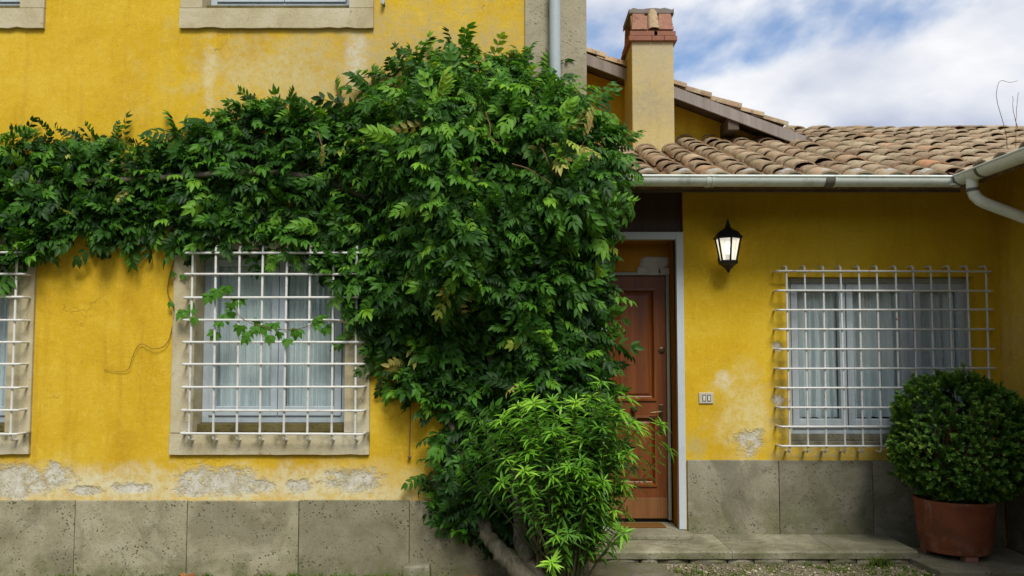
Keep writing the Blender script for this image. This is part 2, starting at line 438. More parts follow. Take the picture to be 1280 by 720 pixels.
M['room'] = flat('dim_room_plaster', (0.10, 0.10, 0.10), 0.9, 0.1, 0, 3)  # dark tone painted in so gaps past the curtains look unlit
M['brick'] = flat('red_chimney_brick', (0.28, 0.13, 0.09), 0.9, 0.1, 0, 14)
M['cement'] = flat('grey_cement', (0.20, 0.18, 0.16), 0.95, 0.1, 0, 9)
M['mortar'] = flat('pale_mortar', (0.42, 0.40, 0.35), 0.95, 0.1, 0, 18)
M['soil'] = flat('dark_soil', (0.04, 0.03, 0.02), 1.0, 0.05, 0, 20)
M['green_stem'] = flat('olive_stem', (0.075, 0.085, 0.035), 0.8, 0.15, 0, 25)
M['twig'] = flat('dry_twig', (0.16, 0.10, 0.05), 0.9, 0.1, 0, 25)

def tile_mat(name, stops, lichen):
    g = G(name)
    rnd = g.n('ShaderNodeObjectInfo').outputs['Random']
    v = g.pos()
    col = g.ramp(rnd, stops)
    n1 = g.noise(9, 6, 0.65)
    col = g.mix(g.ss(n1, 0.45, 0.68, 0, lichen), col, (0.33, 0.29, 0.18))
    col = g.mix(g.ss(g.noise(22, 5, 0.65), 0.52, 0.66, 0, 0.65), col, (0.11, 0.08, 0.055))
    col = g.mix(g.ss(g.noise(48, 3, 0.6), 0.60, 0.68, 0, 0.5), col, (0.48, 0.43, 0.31))
    return g.pbr(col, 0.92, g.bump(g.noise(45, 5, 0.65), 0.5, 0.006), 0.12)
M['tile'] = tile_mat('weathered_clay_tile', [(0.0, (0.22, 0.145, 0.09)), (0.3, (0.33, 0.23, 0.145)), (0.6, (0.41, 0.30, 0.19)), (0.9, (0.47, 0.37, 0.245)), (1.0, (0.46, 0.22, 0.105))], 0.9)
M['hood'] = tile_mat('reddish_hood_clay', [(0.0, (0.30, 0.15, 0.105)), (1.0, (0.34, 0.175, 0.125))], 0.35)
M['tile_dark'] = tile_mat('shaded_channel_tile', [(0.0, (0.20, 0.11, 0.07)), (1.0, (0.25, 0.14, 0.085))], 0.5)  # darker, redder clay for channel tiles and roof decks

def glass_mat():
    g = G('window_glass')
    fc = g.n('ShaderNodeLayerWeight', {'Blend': 0.5}).outputs['Facing']
    fr = g.math('ADD', g.math('MULTIPLY', g.math('POWER', fc, 5.0), 0.9), 0.05)
    tr = g.n('ShaderNodeBsdfTransparent', {'Color': (0.97, 0.99, 0.99, 1)})
    gl = g.n('ShaderNodeBsdfGlossy', {'Color': (1, 1, 1, 1), 'Roughness': 0.03, 'Normal': g.bump(g.noise(2.2, 2), 0.04, 0.02)})
    mx = g.n('ShaderNodeMixShader', {0: fr, 1: tr.outputs[0], 2: gl.outputs[0]})
    g.t.links.new(mx.outputs[0], g.out.inputs['Surface'])
    return g.m
M['glass'] = glass_mat()
def curtain_mat(name, a, b):
    g = G(name)
    c = g.mix(g.noise(2.0, 3), a, b)
    weave = g.noise(160, 2, 0.5, stretch=(1, 1, 0.15))
    c = g.mix(g.ss(weave, 0.4, 0.7, 0, 0.25), c, tuple(k * 0.7 for k in a))
    d = g.n('ShaderNodeBsdfDiffuse', {'Color': c})
    t = g.n('ShaderNodeBsdfTranslucent', {'Color': c})
    mx = g.n('ShaderNodeMixShader', {0: 0.3, 1: d.outputs[0], 2: t.outputs[0]})
    g.t.links.new(mx.outputs[0], g.out.inputs['Surface'])
    return g.m
M['curtain'] = curtain_mat('sheer_pale_curtain', (0.86, 0.93, 0.93), (0.82, 0.90, 0.91))
M['curtain_grey'] = curtain_mat('grey_blue_curtain', (0.72, 0.80, 0.84), (0.80, 0.87, 0.89))

def leaf_mat(name, stops, rough=0.42, trans=0.28, spec=0.35, rnd_amt=0.5, tcol=1.6):
    g = G(name)
    at = g.n('ShaderNodeAttribute', attribute_name='tint').outputs['Fac']
    rnd = g.n('ShaderNodeObjectInfo').outputs['Random']
    f = g.math('ADD', at, g.math('MULTIPLY', g.math('SUBTRACT', rnd, 0.5), rnd_amt))
    col = g.ramp(f, stops)
    b = g.n('ShaderNodeBsdfPrincipled', {'Base Color': col, 'Roughness': rough, 'Specular IOR Level': spec})
    tc_ = g.mix(1.0, col, (tcol, tcol, tcol * 0.4), 'MULTIPLY')
    t = g.n('ShaderNodeBsdfTranslucent', {'Color': tc_})
    mx = g.n('ShaderNodeMixShader', {0: trans, 1: b.outputs[0], 2: t.outputs[0]})
    g.t.links.new(mx.outputs[0], g.out.inputs['Surface'])
    return g.m
M['vine_leaf'] = leaf_mat('wisteria_leaf', [(0.0, (0.010, 0.034, 0.006)), (0.28, (0.028, 0.090, 0.010)), (0.55, (0.070, 0.20, 0.016)), (0.80, (0.19, 0.38, 0.028)), (0.93, (0.34, 0.40, 0.06)), (1.0, (0.42, 0.30, 0.12))], 0.5, 0.28, 0.22, 0.0)
M['shrub_leaf'] = leaf_mat('bright_lance_leaf', [(0.0, (0.022, 0.07, 0.010)), (0.35, (0.09, 0.23, 0.02)), (0.7, (0.22, 0.47, 0.035)), (1.0, (0.40, 0.66, 0.08))], 0.45, 0.35, 0.3, 0.0)
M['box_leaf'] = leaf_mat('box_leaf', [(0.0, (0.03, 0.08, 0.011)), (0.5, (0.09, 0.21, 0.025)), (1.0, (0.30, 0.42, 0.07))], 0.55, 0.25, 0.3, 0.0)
M['hedge_leaf'] = leaf_mat('hedge_leaf', [(0.0, (0.035, 0.04, 0.015)), (1.0, (0.09, 0.095, 0.035))], 0.6, 0.2, 0.2, 0.0)  # leaf colour of the added, unseen sky blocker
M['grass'] = leaf_mat('grass_blade', [(0.0, (0.05, 0.10, 0.015)), (0.6, (0.10, 0.20, 0.02)), (1.0, (0.26, 0.26, 0.06))], 0.6, 0.3, 0.2, 0.0)
M['dry_leaf'] = leaf_mat('dry_leaf', [(0.0, (0.22, 0.07, 0.02)), (1.0, (0.40, 0.20, 0.06))], 0.7, 0.15, 0.2, 1.0)
def bark_mat():
    g = G('grey_bark')
    n = g.noise(16, 6, 0.7, stretch=(1, 1, 0.35), dist=0.6)
    col = g.ramp(n, [(0.3, (0.05, 0.045, 0.03)), (0.55, (0.13, 0.115, 0.08)), (0.75, (0.22, 0.20, 0.14))])
    col = g.mix(g.ss(g.noise(10, 4), 0.5, 0.7, 0, 0.5), col, (0.08, 0.09, 0.03))
    return g.pbr(col, 0.95, g.bump(n, 0.8, 0.02), 0.1)
M['bark'] = bark_mat()
def pot_mat():
    g = G('terracotta')
    n = g.noise(6, 6, 0.65)
    col = g.ramp(n, [(0.3, (0.13, 0.035, 0.015)), (0.6, (0.21, 0.062, 0.026)), (0.8, (0.27, 0.10, 0.05))])
    st = g.noise(5, 5, 0.6, stretch=(2, 2, 0.3))
    col = g.mix(g.ss(st, 0.52, 0.75, 0, 0.5), col, (0.08, 0.035, 0.02))
    z = g.xyz()[2]
    col = g.mix(g.math('MULTIPLY', g.ss(z, 0.05, 0.28, 1, 0), g.ss(g.noise(14, 5), 0.4, 0.7, 0, 0.7)), col, (0.26, 0.17, 0.11))
    col = g.mix(g.ss(g.noise(4.5, 8, 0.7, dist=0.6), 0.54, 0.66, 0, 0.55), col, (0.30, 0.21, 0.16))
    col = g.mix(g.ss(g.noise(3.0, 6, 0.7), 0.52, 0.66, 0, 0.6), col, (0.05, 0.03, 0.018))
    return g.pbr(col, 0.75, g.bump(g.noise(60, 4), 0.2, 0.003), 0.25)
M['terracotta'] = pot_mat()
def ground_mat():
    g = G('gravel_ground')
    n = g.noise(1.8, 7, 0.65)
    col = g.ramp(n, [(0.3, (0.10, 0.085, 0.05)), (0.55, (0.19, 0.165, 0.11)), (0.75, (0.27, 0.25, 0.18))])
    vo = g.n('ShaderNodeTexVoronoi', {'Vector': g.pos(), 'Scale': 55.0})
    col = g.mix(g.ss(vo.outputs['Distance'], 0.1, 0.5, 0.6, 0.0), col, (0.40, 0.37, 0.29))
    moss = g.ss(g.noise(2.6, 6, 0.65, dist=0.5), 0.50, 0.60, 0, 0.85)
    col = g.mix(moss, col, (0.09, 0.11, 0.018))
    h = g.math('SUBTRACT', g.noise(30, 5), vo.outputs['Distance'])
    return g.pbr(col, 0.95, g.bump(h, 0.8, 0.015), 0.1)
M['ground'] = ground_mat()
M['pebble'] = tile_mat('pebbles', [(0.0, (0.2, 0.18, 0.13)), (1.0, (0.2, 0.18, 0.13))], 0.6)
def pebble_mat():
    g = G('pebble_stone')
    at = g.n('ShaderNodeAttribute', attribute_name='tint').outputs['Fac']
    col = g.ramp(at, [(0.0, (0.09, 0.07, 0.04)), (0.5, (0.26, 0.22, 0.14)), (0.85, (0.42, 0.38, 0.27)), (1.0, (0.55, 0.52, 0.42))])
    return g.pbr(col, 0.9, None, 0.15)
M['pebble'] = pebble_mat()
def lamp_mat():
    g = G('lit_frosted_lamp_glass')
    lw = g.noise(18, 3)
    e = g.n('ShaderNodeEmission', {'Color': (1.0, 0.93, 0.76, 1), 'Strength': 0.42})
    b = g.n('ShaderNodeBsdfPrincipled', {'Base Color': (0.75, 0.74, 0.68, 1), 'Roughness': 0.35})
    tr = g.n('ShaderNodeBsdfTransparent', {'Color': (1, 0.98, 0.92, 1)})
    m1 = g.n('ShaderNodeMixShader', {0: 0.45, 1: b.outputs[0], 2: tr.outputs[0]})
    ad = g.n('ShaderNodeAddShader', {0: m1.outputs[0], 1: e.outputs[0]})
    g.t.links.new(ad.outputs[0], g.out.inputs['Surface'])
    return g.m
M['lamp_glass'] = lamp_mat()
def bulb_mat():
    g = G('lit_bulb')
    e = g.n('ShaderNodeEmission', {'Color': (1.0, 0.9, 0.7, 1), 'Strength': 3.0})
    g.t.links.new(e.outputs[0], g.out.inputs['Surface'])
    return g.m
M['bulb'] = bulb_mat()

# ------------------------------------------------------------------ ground
gm = MB()
gm.quad((-150, -150, 0), (150, -150, 0), (150, 150, 0), (-150, 150, 0))
ground = gm.build('ground', M['ground']); ground['kind'] = 'structure'

# ------------------------------------------------------------------ walls with openings
def wall_front(mb, x0, x1, z0, z1, y, depth, openings):
    xs = sorted({x0, x1, *[o[0] for o in openings], *[o[1] for o in openings]})
    zs = sorted({z0, z1, *[o[2] for o in openings], *[o[3] for o in openings]})
    xs = [x for x in xs if x0 <= x <= x1]; zs = [z for z in zs if z0 <= z <= z1]
    for i in range(len(xs) - 1):
        for j in range(len(zs) - 1):
            cx, cz = (xs[i] + xs[i+1]) / 2, (zs[j] + zs[j+1]) / 2
            if any(o[0] < cx < o[1] and o[2] < cz < o[3] for o in openings): continue
            mb.quad((xs[i], y, zs[j]), (xs[i+1], y, zs[j]), (xs[i+1], y, zs[j+1]), (xs[i], y, zs[j+1]))
    for a, b, c, d in openings:
        mb.quad((a, y, c), (a, y, d), (a, y + depth, d), (a, y + depth, c))
        mb.quad((b, y, c), (b, y + depth, c), (b, y + depth, d), (b, y, d))
        mb.quad((a, y, d), (b, y, d), (b, y + depth, d), (a, y + depth, d))
        mb.quad((a, y, c), (a, y + depth, c), (b, y + depth, c), (b, y, c))

XR = PX(733, 60, YL)                 # right end of the tall house
WDX = -2.456                         # window spacing
WDZ = PZ(340, 37, YL) - PZ(340, 568, YL)
sur = dict(x0=PX(213, 568, YL), x1=PX(462, 568, YL), z0=PZ(340, 568, YL), z1=PZ(340, 290, YL))
opn = dict(x0=PX(243, 500, YL), x1=PX(431, 500, YL), z0=PZ(340, 536, YL), z1=PZ(340, 312, YL))
wpos = [(0, 0), (WDX, 0), (0, WDZ), (WDX, WDZ), (2 * WDX, 0), (2 * WDX, WDZ)]

house = empty('house', (-2, YL, 0), 'tall yellow stucco house with stone window surrounds and climbing vine', 'house')
wm = MB()
ops = [(sur['x0'] + .05 + dx, sur['x1'] - .05 + dx, sur['z0'] + .05 + dz, sur['z1'] - .05 + dz) for dx, dz in wpos]
wall_front(wm, -8.5, XR - 0.46, 0.0, 6.6, YL, 0.3, ops)
wm.quad((-8.5, YL, 0), (-8.5, YL, 6.6), (-8.5, 13, 6.6), (-8.5, 13, 0))
wm.quad((-8.5, 13, 0), (-8.5, 13, 6.6), (XR, 13, 6.6), (XR, 13, 0))
wm.quad((XR - 0.002, YL, 0), (XR - 0.002, 13, 0), (XR - 0.002, 13, 6.6), (XR - 0.002, YL, 6.6))
wm.build('wall', M['yellow_front'], house)
pl = MB(); pl.box(XR - 0.46, XR, YL - 0.018, YL + 0.5, 0.5, 6.6)
pl.build('pilaster', M['pilaster'], house, 0.006)
# plinth slabs
zpl = PZ(300, 625, YL)
jx = [PX(p, 670, YL) for p in (95, 235, 374, 512)]
stepw = jx[1] - jx[0]
edges = [jx[0] - 4 * stepw, jx[0] - 3 * stepw, jx[0] - 2 * stepw, jx[0] - stepw] + jx + [jx[3] + stepw, XR]
for a, b in zip(edges[:-1], edges[1:]):
    dy = random.uniform(-0.003, 0.003)
    MB().box(a + 0.0022, b - 0.0022, YL - 0.022 + dy, YL + 0.1, -0.05, zpl + random.uniform(-0.004, 0.002)).build('plinth_slab', M['plinth'], house, 0.004)
# roof of the tall house (above the frame)
rf = MB(); rf.hexa([(-9, YL - 0.7, 6.5), (XR + 0.4, YL - 0.7, 6.5), (XR + 0.4, 9.5, 7.9), (-9, 9.5, 7.9)], [(-9, YL - 0.7, 6.64), (XR + 0.4, YL - 0.7, 6.64), (XR + 0.4, 9.5, 8.04), (-9, 9.5, 8.04)])
rf.hexa([(-9, 9.5, 7.9), (XR + 0.4, 9.5, 7.9), (XR + 0.4, 13.6, 6.3), (-9, 13.6, 6.3)], [(-9, 9.5, 8.04), (XR + 0.4, 9.5, 8.04), (XR + 0.4, 13.6, 6.44), (-9, 13.6, 6.44)])
rf.build('roof', M['tile_dark'], house)
# downpipe
xp = PX(693, 40, YL)
dp = MB(); dp.tube([(xp, YL - 0.085, 0.05), (xp, YL - 0.085, 6.45)], 0.042, 14)
pipe = dp.build('downpipe', M['pipe'], house, smooth=True)
for z in (1.2, 2.7, 4.22, 5.6):
    b = MB(); b.tube([(xp, YL - 0.085, z), (xp, YL - 0.085, z + 0.03)], 0.047, 14); b.box(xp - 0.008, xp + 0.008, YL - 0.04, YL, z, z + 0.03)
    b.build('bracket', M['pipe'], pipe)

# ---- windows of the tall house
def ring(mb, x0, x1, z0, z1, w, y0, y1, wb=None):
    wb = wb or w
    mb.box(x0, x0 + w, y0, y1, z0, z1); mb.box(x1 - w, x1, y0, y1, z0, z1)
    mb.box(x0 + w, x1 - w, y0, y1, z1 - w, z1); mb.box(x0 + w, x1 - w, y0, y1, z0, z0 + wb)
    return mb
def curtain_mesh(x0, x1, z0, z1, y, folds, amp, seed, spread=0.0):
    rr = random.Random(seed)
    nx, nz = 90, 12
    ph = [rr.uniform(0, 6.28) for _ in range(4)]
    mb = MB(); vs = []
    for j in range(nz + 1):
        t = j / nz
        for i in range(nx + 1):
            s = i / nx
            a = amp * (0.45 + 0.55 * (1 - t))
            yy = y + a * math.sin(folds * 6.283 * s + ph[0] + 0.8 * math.sin(3 * s * 6.28 + ph[1]) + 0.35 * t) + a * 0.45 * math.sin(folds * 2.3 * 6.283 * s + ph[2])
            xx = x0 + (x1 - x0) * s + 0.006 * math.sin(ph[3] + 9 * s + 3 * t)
            vs.append((xx, yy, z0 + (z1 - z0) * t + (0.008 * math.sin(folds * 6.28 * s) if j == 0 else 0)))
    fs = [(j*(nx+1)+i, j*(nx+1)+i+1, (j+1)*(nx+1)+i+1, (j+1)*(nx+1)+i) for j in range(nz) for i in range(nx)]
    mb.add(vs, fs)
    return mb
def house_window(dx, dz, lab):
    w = sub_empty('window', (sum((sur['x0'], sur['x1'])) / 2 + dx, YL, sur['z0'] + dz), house)
    X0, X1, Z0, Z1 = sur['x0'] + dx, sur['x1'] + dx, sur['z0'] + dz, sur['z1'] + dz
    A, B, C, D = opn['x0'] + dx, opn['x1'] + dx, opn['z0'] + dz, opn['z1'] + dz
    yf, yb = YL - 0.025, YL + 0.30
    MB().box(X0, A, yf, yb, Z0 + 0.155, Z1).build('surround', M['surround'], w, 0.006)
    MB().box(B, X1, yf, yb, Z0 + 0.155, Z1).build('surround', M['surround'], w, 0.006)
    MB().box(A, B, yf, yb, D, Z1 - 0.003).build('surround', M['surround'], w, 0.006)
    # sill block with a chipped lower edge
    sb = MB(); n = 22
    vs = []
    rr = random.Random(int(dx * 100 + dz * 10))
    for i in range(n + 1):
        x = X0 + (X1 - X0) * i / n
        zc = Z0 + (rr.uniform(0.0, 0.012) if rr.random() < 0.25 else rr.uniform(0, 0.003))
        vs += [(x, yf - 0.004, zc), (x, yf - 0.004, Z0 + 0.152), (x, yb, Z0 + 0.152), (x, yb, zc)]
    fs = []
    for i in range(n):
        for k in range(4):
            k2 = (k + 1) % 4
            fs.append((4*i+k, 4*(i+1)+k, 4*(i+1)+k2, 4*i+k2))
    fs += [(3, 2, 1, 0), (4*n, 4*n+1, 4*n+2, 4*n+3)]
    sb.add(vs, fs); sb.build('sill', M['surround'], w, 0.0)
    MB().box(A, B, YL + 0.06, YL + 0.22, Z0 + 0.154, Z0 + 0.215).build('mossy_ledge', M['mossy_sill'], w, 0.006)
    yw = YL + 0.14
    zb = Z0 + 0.216
    ring(MB(), A + 0.002, B - 0.002, zb, D - 0.002, 0.05, yw, yw + 0.07).build('frame', M['frame'], w, 0.004)
    mid = (A + B) / 2 + 0.02
    for k, (a, b) in enumerate(((A + 0.055, mid - 0.002), (mid + 0.002, B - 0.055))):
        ring(MB(), a, b, zb + 0.052, D - 0.055, 0.05, yw - 0.014, yw + 0.045, 0.07).build('sash', M['frame'], w, 0.004)
        MB().box(a + 0.052, b - 0.052, yw + 0.012, yw + 0.017, zb + 0.124, D - 0.107).build('pane', M['glass'], w)
        c = curtain_mesh(a + 0.012 + 0.03 * k, b - 0.014 - 0.035 * k, zb + 0.10, D - 0.07, yw + 0.065, 7.5, 0.018, int(dx * 31 + dz * 17) + k)
        if abs(dx) < 3:
            lv = 'left' if k == 0 else 'right'
            o = c.build('curtain', M['curtain'], None, smooth=True)
            tag(o, lab, 'curtain', lab)
            hm = None
    # hem is part of the curtain; room behind
    rm = MB(); ry = YL + 1.4
    rm.quad((A - .3, ry, C - .3), (B + .3, ry, C - .3), (B + .3, ry, D + .3), (A - .3, ry, D + .3))
    rm.quad((A - .3, yb, C - .3), (A - .3, ry, C - .3), (A - .3, ry, D + .3), (A - .3, yb, D + .3))
    rm.quad((B + .3, yb, C - .3), (B + .3, yb, D + .3), (B + .3, ry, D + .3), (B + .3, ry, C - .3))
    rm.quad((A - .3, yb, D + .3), (A - .3, ry, D + .3), (B + .3, ry, D + .3), (B + .3, yb, D + .3))
    rm.quad((A - .3, yb, C - .3), (B + .3, yb, C - .3), (B + .3, ry, C - .3), (A - .3, ry, C - .3))
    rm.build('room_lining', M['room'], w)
    return w
labs = ['sheer pale curtain in the grilled window half hidden by the vine', 'sheer pale curtain in the grilled window farthest from the vine trunk',
        'sheer curtain in the upper window above the vine', 'sheer curtain in the upper window at the house corner away from the downpipe']
for (dx, dz), lab in zip(wpos, labs + ['', '']):
    house_window(dx, dz, lab)

# ---- grilles
def bend_path(p0, p1, wall_y, r=0.03, ends=(True, True)):
    """straight bar from p0 to p1 whose ends turn back into the wall"""
    p0, p1 = Vector(p0), Vector(p1)
    d = (p1 - p0).normalized()
    def turn(p, d):
        out = []
        for k in range(5):
            a = math.pi / 2 * k / 4
            out.append(p + d * (r * math.sin(a)) + Vector((0, r * (1 - math.cos(a)), 0)))
        out.append(Vector((out[-1].x, wall_y + 0.02, out[-1].z)))
        return out
    pts = []
    if ends[0]: pts += list(reversed(turn(p0, -d)))
    else: pts.append(p0)
    if ends[1]: pts += turn(p1, d)
    else: pts.append(p1)
    return pts
def grille(parent, gx, gz, xl, xr, zb, zt, y, wall_y, mat, topbend, rad=0.0085):
    g = sub_empty('window_grille', ((xl + xr) / 2, y, zb), parent)
    for x in gx:
        j = random.uniform(-0.004, 0.004)
        MB().tube(bend_path((x + j, y, zb), (x + random.uniform(-0.004, 0.004), y, zt), wall_y, 0.03, (True, topbend)), rad, 8).build('bar', mat, g, smooth=True)
    for z in gz:
        j = random.uniform(-0.003, 0.003)
        MB().tube(bend_path((xl, y - 2 * rad + 0.002, z + j), (xr, y - 2 * rad + 0.002, z + random.uniform(-0.004, 0.004)), wall_y, 0.022), rad, 8).build('bar', mat, g, smooth=True)
        for x, s in ((xl - 0.02, 1), (xr + 0.02, 1)):
            pass
    return g
gy = YL - 0.11
gxs = [PX(236 + 29.7 * i, 545, gy) for i in range(8)]
gzs = [PZ(340, p, gy) for p in (316, 343, 372, 400, 428, 455, 484, 513, 542)]
for dx in (0, WDX):
    grille(house, [x + dx for x in gxs], gzs, gxs[0] - 0.035 + dx, gxs[-1] + 0.035 + dx, gzs[-1] - 0.02, gzs[0] + 0.02, gy, YL - 0.025, M['iron'], True)

# little iron shutter catch under the upper window
sc_ = MB(); p = P(479, 3, YL - 0.03); sc_.box(p.x - .012, p.x + .012, YL - 0.05, YL, p.z - .012, p.z + .012); sc_.tube([(p.x, YL - .045, p.z - .02), (p.x, YL - .045, p.z + .06)], 0.008)
sc_.build('shutter_catch', M['pipe'], house)

# ------------------------------------------------------------------ low wing
wing = empty('house_wing', (2.3, YW, 0), 'low yellow wing with tiled roof, brown door and grilled window', 'house')
zwt = ZE + (YW - YE) * TS - 0.05
dX0, dX1 = PX(752, 480, YW), PX(856, 480, YW)
wX0, wX1 = PX(987, 450, YW), PX(1221, 450, YW)
wZ0, wZ1 = PZ(1050, 557, YW), PZ(1050, 346, YW)
wm = MB()
wall_front(wm, XR, XC + 0.02, 0.0, zwt, YW, 0.34, [(dX0, dX1, -0.1, zwt), (wX0, wX1, wZ0, wZ1)])
wm.build('wall', M['yellow_wing'], wing)
# recess around the door
jw = MB()
xin = dX1 - 0.058; xin0 = dX0 + 0.045
zfo = PZ(800, 290, YW); zfi = zfo - 0.065
yd = 7.02
jw.quad((xin, YW + 0.05, 0), (xin, yd + 0.1, 0), (xin - 0.02, yd + 0.1, 3.1), (xin - 0.02, YW + 0.05, 3.1))
jw.quad((xin0, YW + 0.05, 0), (xin0, YW + 0.05, 3.1), (xin0, yd + 0.1, 3.1), (xin0, yd + 0.1, 0))
jw.quad((xin0, YW + 0.05, zfi), (xin, YW + 0.05, zfi), (xin, yd + 0.1, zfi), (xin0, yd + 0.1, zfi))
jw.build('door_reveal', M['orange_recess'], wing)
zdt, zdb = PZ(800, 345, yd), PZ(800, 648, yd)
up = MB(); up.box(xin0, xin, yd - 0.02, yd + 0.08, zdt + 0.035, zfi)
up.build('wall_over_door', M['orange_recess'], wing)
# bared stones above the door
for (px, py, w_, h_) in ((819, 328, 19, 8), (803, 339, 9, 5), (817, 339, 10, 5.5), (831, 339, 9, 5)):
    c = P(px, py, yd - 0.02); s = yd / 1000
    b = MB(); n = 9; ring_ = []
    for k in range(n):
        a = 6.283 * k / n
        q = random.uniform(0.85, 1.1)
        ca, sa = math.cos(a), math.sin(a)
        e = 0.55
        ring_.append((c.x + w_ * s * q * math.copysign(abs(ca) ** e, ca), c.z + h_ * s * q * math.copysign(abs(sa) ** e, sa)))
    ring_ = [(min(x, xin - 0.012), z) for x, z in ring_]
    vs = [(x, c.y, z) for x, z in ring_] + [(c.x + (x - c.x) * 0.85, c.y - 0.014, c.z + (z - c.z) * 0.85) for x, z in ring_]
    b.add(vs, [(k, (k + 1) % n, n + (k + 1) % n, n + k) for k in range(n)] + [tuple(range(n, 2 * n))])
    b.build('bared_stone', M['mortar'], wing)
# board above the metal frame
MB().box(dX0, dX1 - 0.003, YW + 0.035, YW + 0.07, zfo, 3.12).build('header_board', M['board'], wing)
# metal frame
fr = MB(); fr.box(dX1 - 0.062, dX1 - 0.001, YW - 0.012, YW + 0.06, 0.135, zfo)
fr.box(dX0 + 0.001, dX0 + 0.048, YW - 0.012, YW + 0.06, 0.135, zfo)
fr.box(dX0 + 0.048, dX1 - 0.062, YW - 0.012, YW + 0.06, zfi, zfo)
fr.build('door_frame', M['doorframe'], wing, 0.004)
# inner frame and the door
door = sub_empty('door', ((xin0 + xin) / 2, yd, zdb), wing)
lx0, lx1 = xin0 + 0.012, PX(833, 500, yd)
f2 = MB(); f2.box(lx1 + 0.003, lx1 + 0.03, yd - 0.03, yd + 0.05, zdb - 0.01, zdt + 0.032); f2.box(xin0 + 0.001, lx0, yd - 0.03, yd + 0.05, zdb - 0.01, zdt + 0.032)
f2.box(lx0, lx1 + 0.003, yd - 0.03, yd + 0.05, zdt + 0.004, zdt + 0.032)
f2.build('inner_frame', M['doorframe_green'], door, 0.003)
zk = PZ(800, 622, yd)
px0, px1 = lx0 + 0.085, PX(819, 500, yd)
pz = [(PZ(800, 607, yd), PZ(800, 521, yd)), (PZ(800, 500, yd), PZ(800, 362, yd))]
lf = MB()
# stiles and rails around two panel openings
wall_front(lf, lx0, lx1, zk + 0.002, zdt, yd, 0.03, [(px0, px1, a, b) for a, b in pz])
lf.quad((lx0, yd, zk + .002), (lx0, yd, zdt), (lx0, yd + .045, zdt), (lx0, yd + .045, zk + .002))
lf.quad((lx1, yd, zk + .002), (lx1, yd + .045, zk + .002), (lx1, yd + .045, zdt), (lx1, yd, zdt))
lf.build('leaf', M['door'], door)
MB().box(lx0, lx1, yd - 0.006, yd + 0.045, zdb, zk).build('kick_board', M['kick'], door, 0.004)
for a, b in pz:
    pn = MB()
    def rect(m, y): return [(px0 + m, y, a + m), (px1 - m, y, a + m), (px1 - m, y, b - m), (px0 + m, y, b - m)]
    prof = [(-0.012, -0.001), (-0.008, -0.014), (0.008, -0.016), (0.016, 0.002), (0.026, 0.018), (0.034, 0.022), (0.055, 0.010), (0.06, 0.009)]
    vs = []
    for m, y in prof: vs += rect(m, yd + y)
    fs = []
    for i in range(len(prof) - 1):
        for k in range(4):
            k2 = (k + 1) % 4
            fs.append((4*i+k, 4*i+k2, 4*(i+1)+k2, 4*(i+1)+k))
    l = 4 * (len(prof) - 1); fs.append((l, l+1, l+2, l+3))
    pn.add(vs, fs); pn.build('panel', M['door'], door)
# knob, lever and lock
def lathe_y(mb, c, prof, seg=16):
    vs = []
    for r, y in prof:
        for k in range(seg):
            a = 6.283185 * k / seg
            vs.append((c.x + r * math.cos(a), c.y + y, c.z + r * math.sin(a)))
    fs = [(i*seg+k, i*seg+(k+1) % seg, (i+1)*seg+(k+1) % seg, (i+1)*seg+k) for i in range(len(prof)-1) for k in range(seg)]
    fs.append(tuple((len(prof)-1)*seg + k for k in range(seg)))
    return mb.add(vs, fs)
kn = P(792, 511, yd); kn.y = yd
lathe_y(MB(), kn, [(0.03, 0), (0.03, -0.008), (0.012, -0.012), (0.012, -0.03), (0.026, -0.04), (0.03, -0.055), (0.02, -0.068), (0.002, -0.07)]).build('knob', M['brass'], door, smooth=True)
lk = P(827, 438, yd); lk.y = yd
lathe_y(MB(), lk, [(0.028, 0), (0.028, -0.008), (0.02, -0.012), (0.012, -0.012), (0.012, -0.02), (0.002, -0.02)]).build('lock', M['brass'], door, smooth=True)
hp = P(826.5, 520, yd)
hb = MB(); hb.box(hp.x - 0.018, hp.x + 0.018, yd - 0.009, yd, hp.z - 0.15, hp.z + 0.10)
hd = hb.build('handle_plate', M['brass'], door, 0.003)
hl = MB(); hl.tube([(hp.x, yd - 0.005, hp.z + 0.04), (hp.x, yd - 0.05, hp.z + 0.04), (hp.x - 0.02, yd - 0.055, hp.z + 0.04), (hp.x - 0.10, yd - 0.05, hp.z + 0.032)], 0.009, 8)
hl.build('lever', M['brass'], hd, smooth=True)
# interior stop behind the door
MB().box(xin0, xin + 0.1, yd + 0.06, yd + 0.09, 0, 3).build('door_backing', M['room'], wing)

# wing plinth slabs
zp2 = PZ(915, 575, YW)
e2 = [dX1 + 0.006, PX(973, 620, YW), PX(1090, 620, YW), PX(1206, 620, YW), XC - 0.03]
for a, b in zip(e2[:-1], e2[1:]):
    MB().box(a + 0.002, b - 0.002, YW - 0.022 + random.uniform(-.003, .003), YW + 0.1, 0.0, zp2 + random.uniform(-.003, .003)).build('plinth_slab', M['plinth_wing'], wing, 0.004)

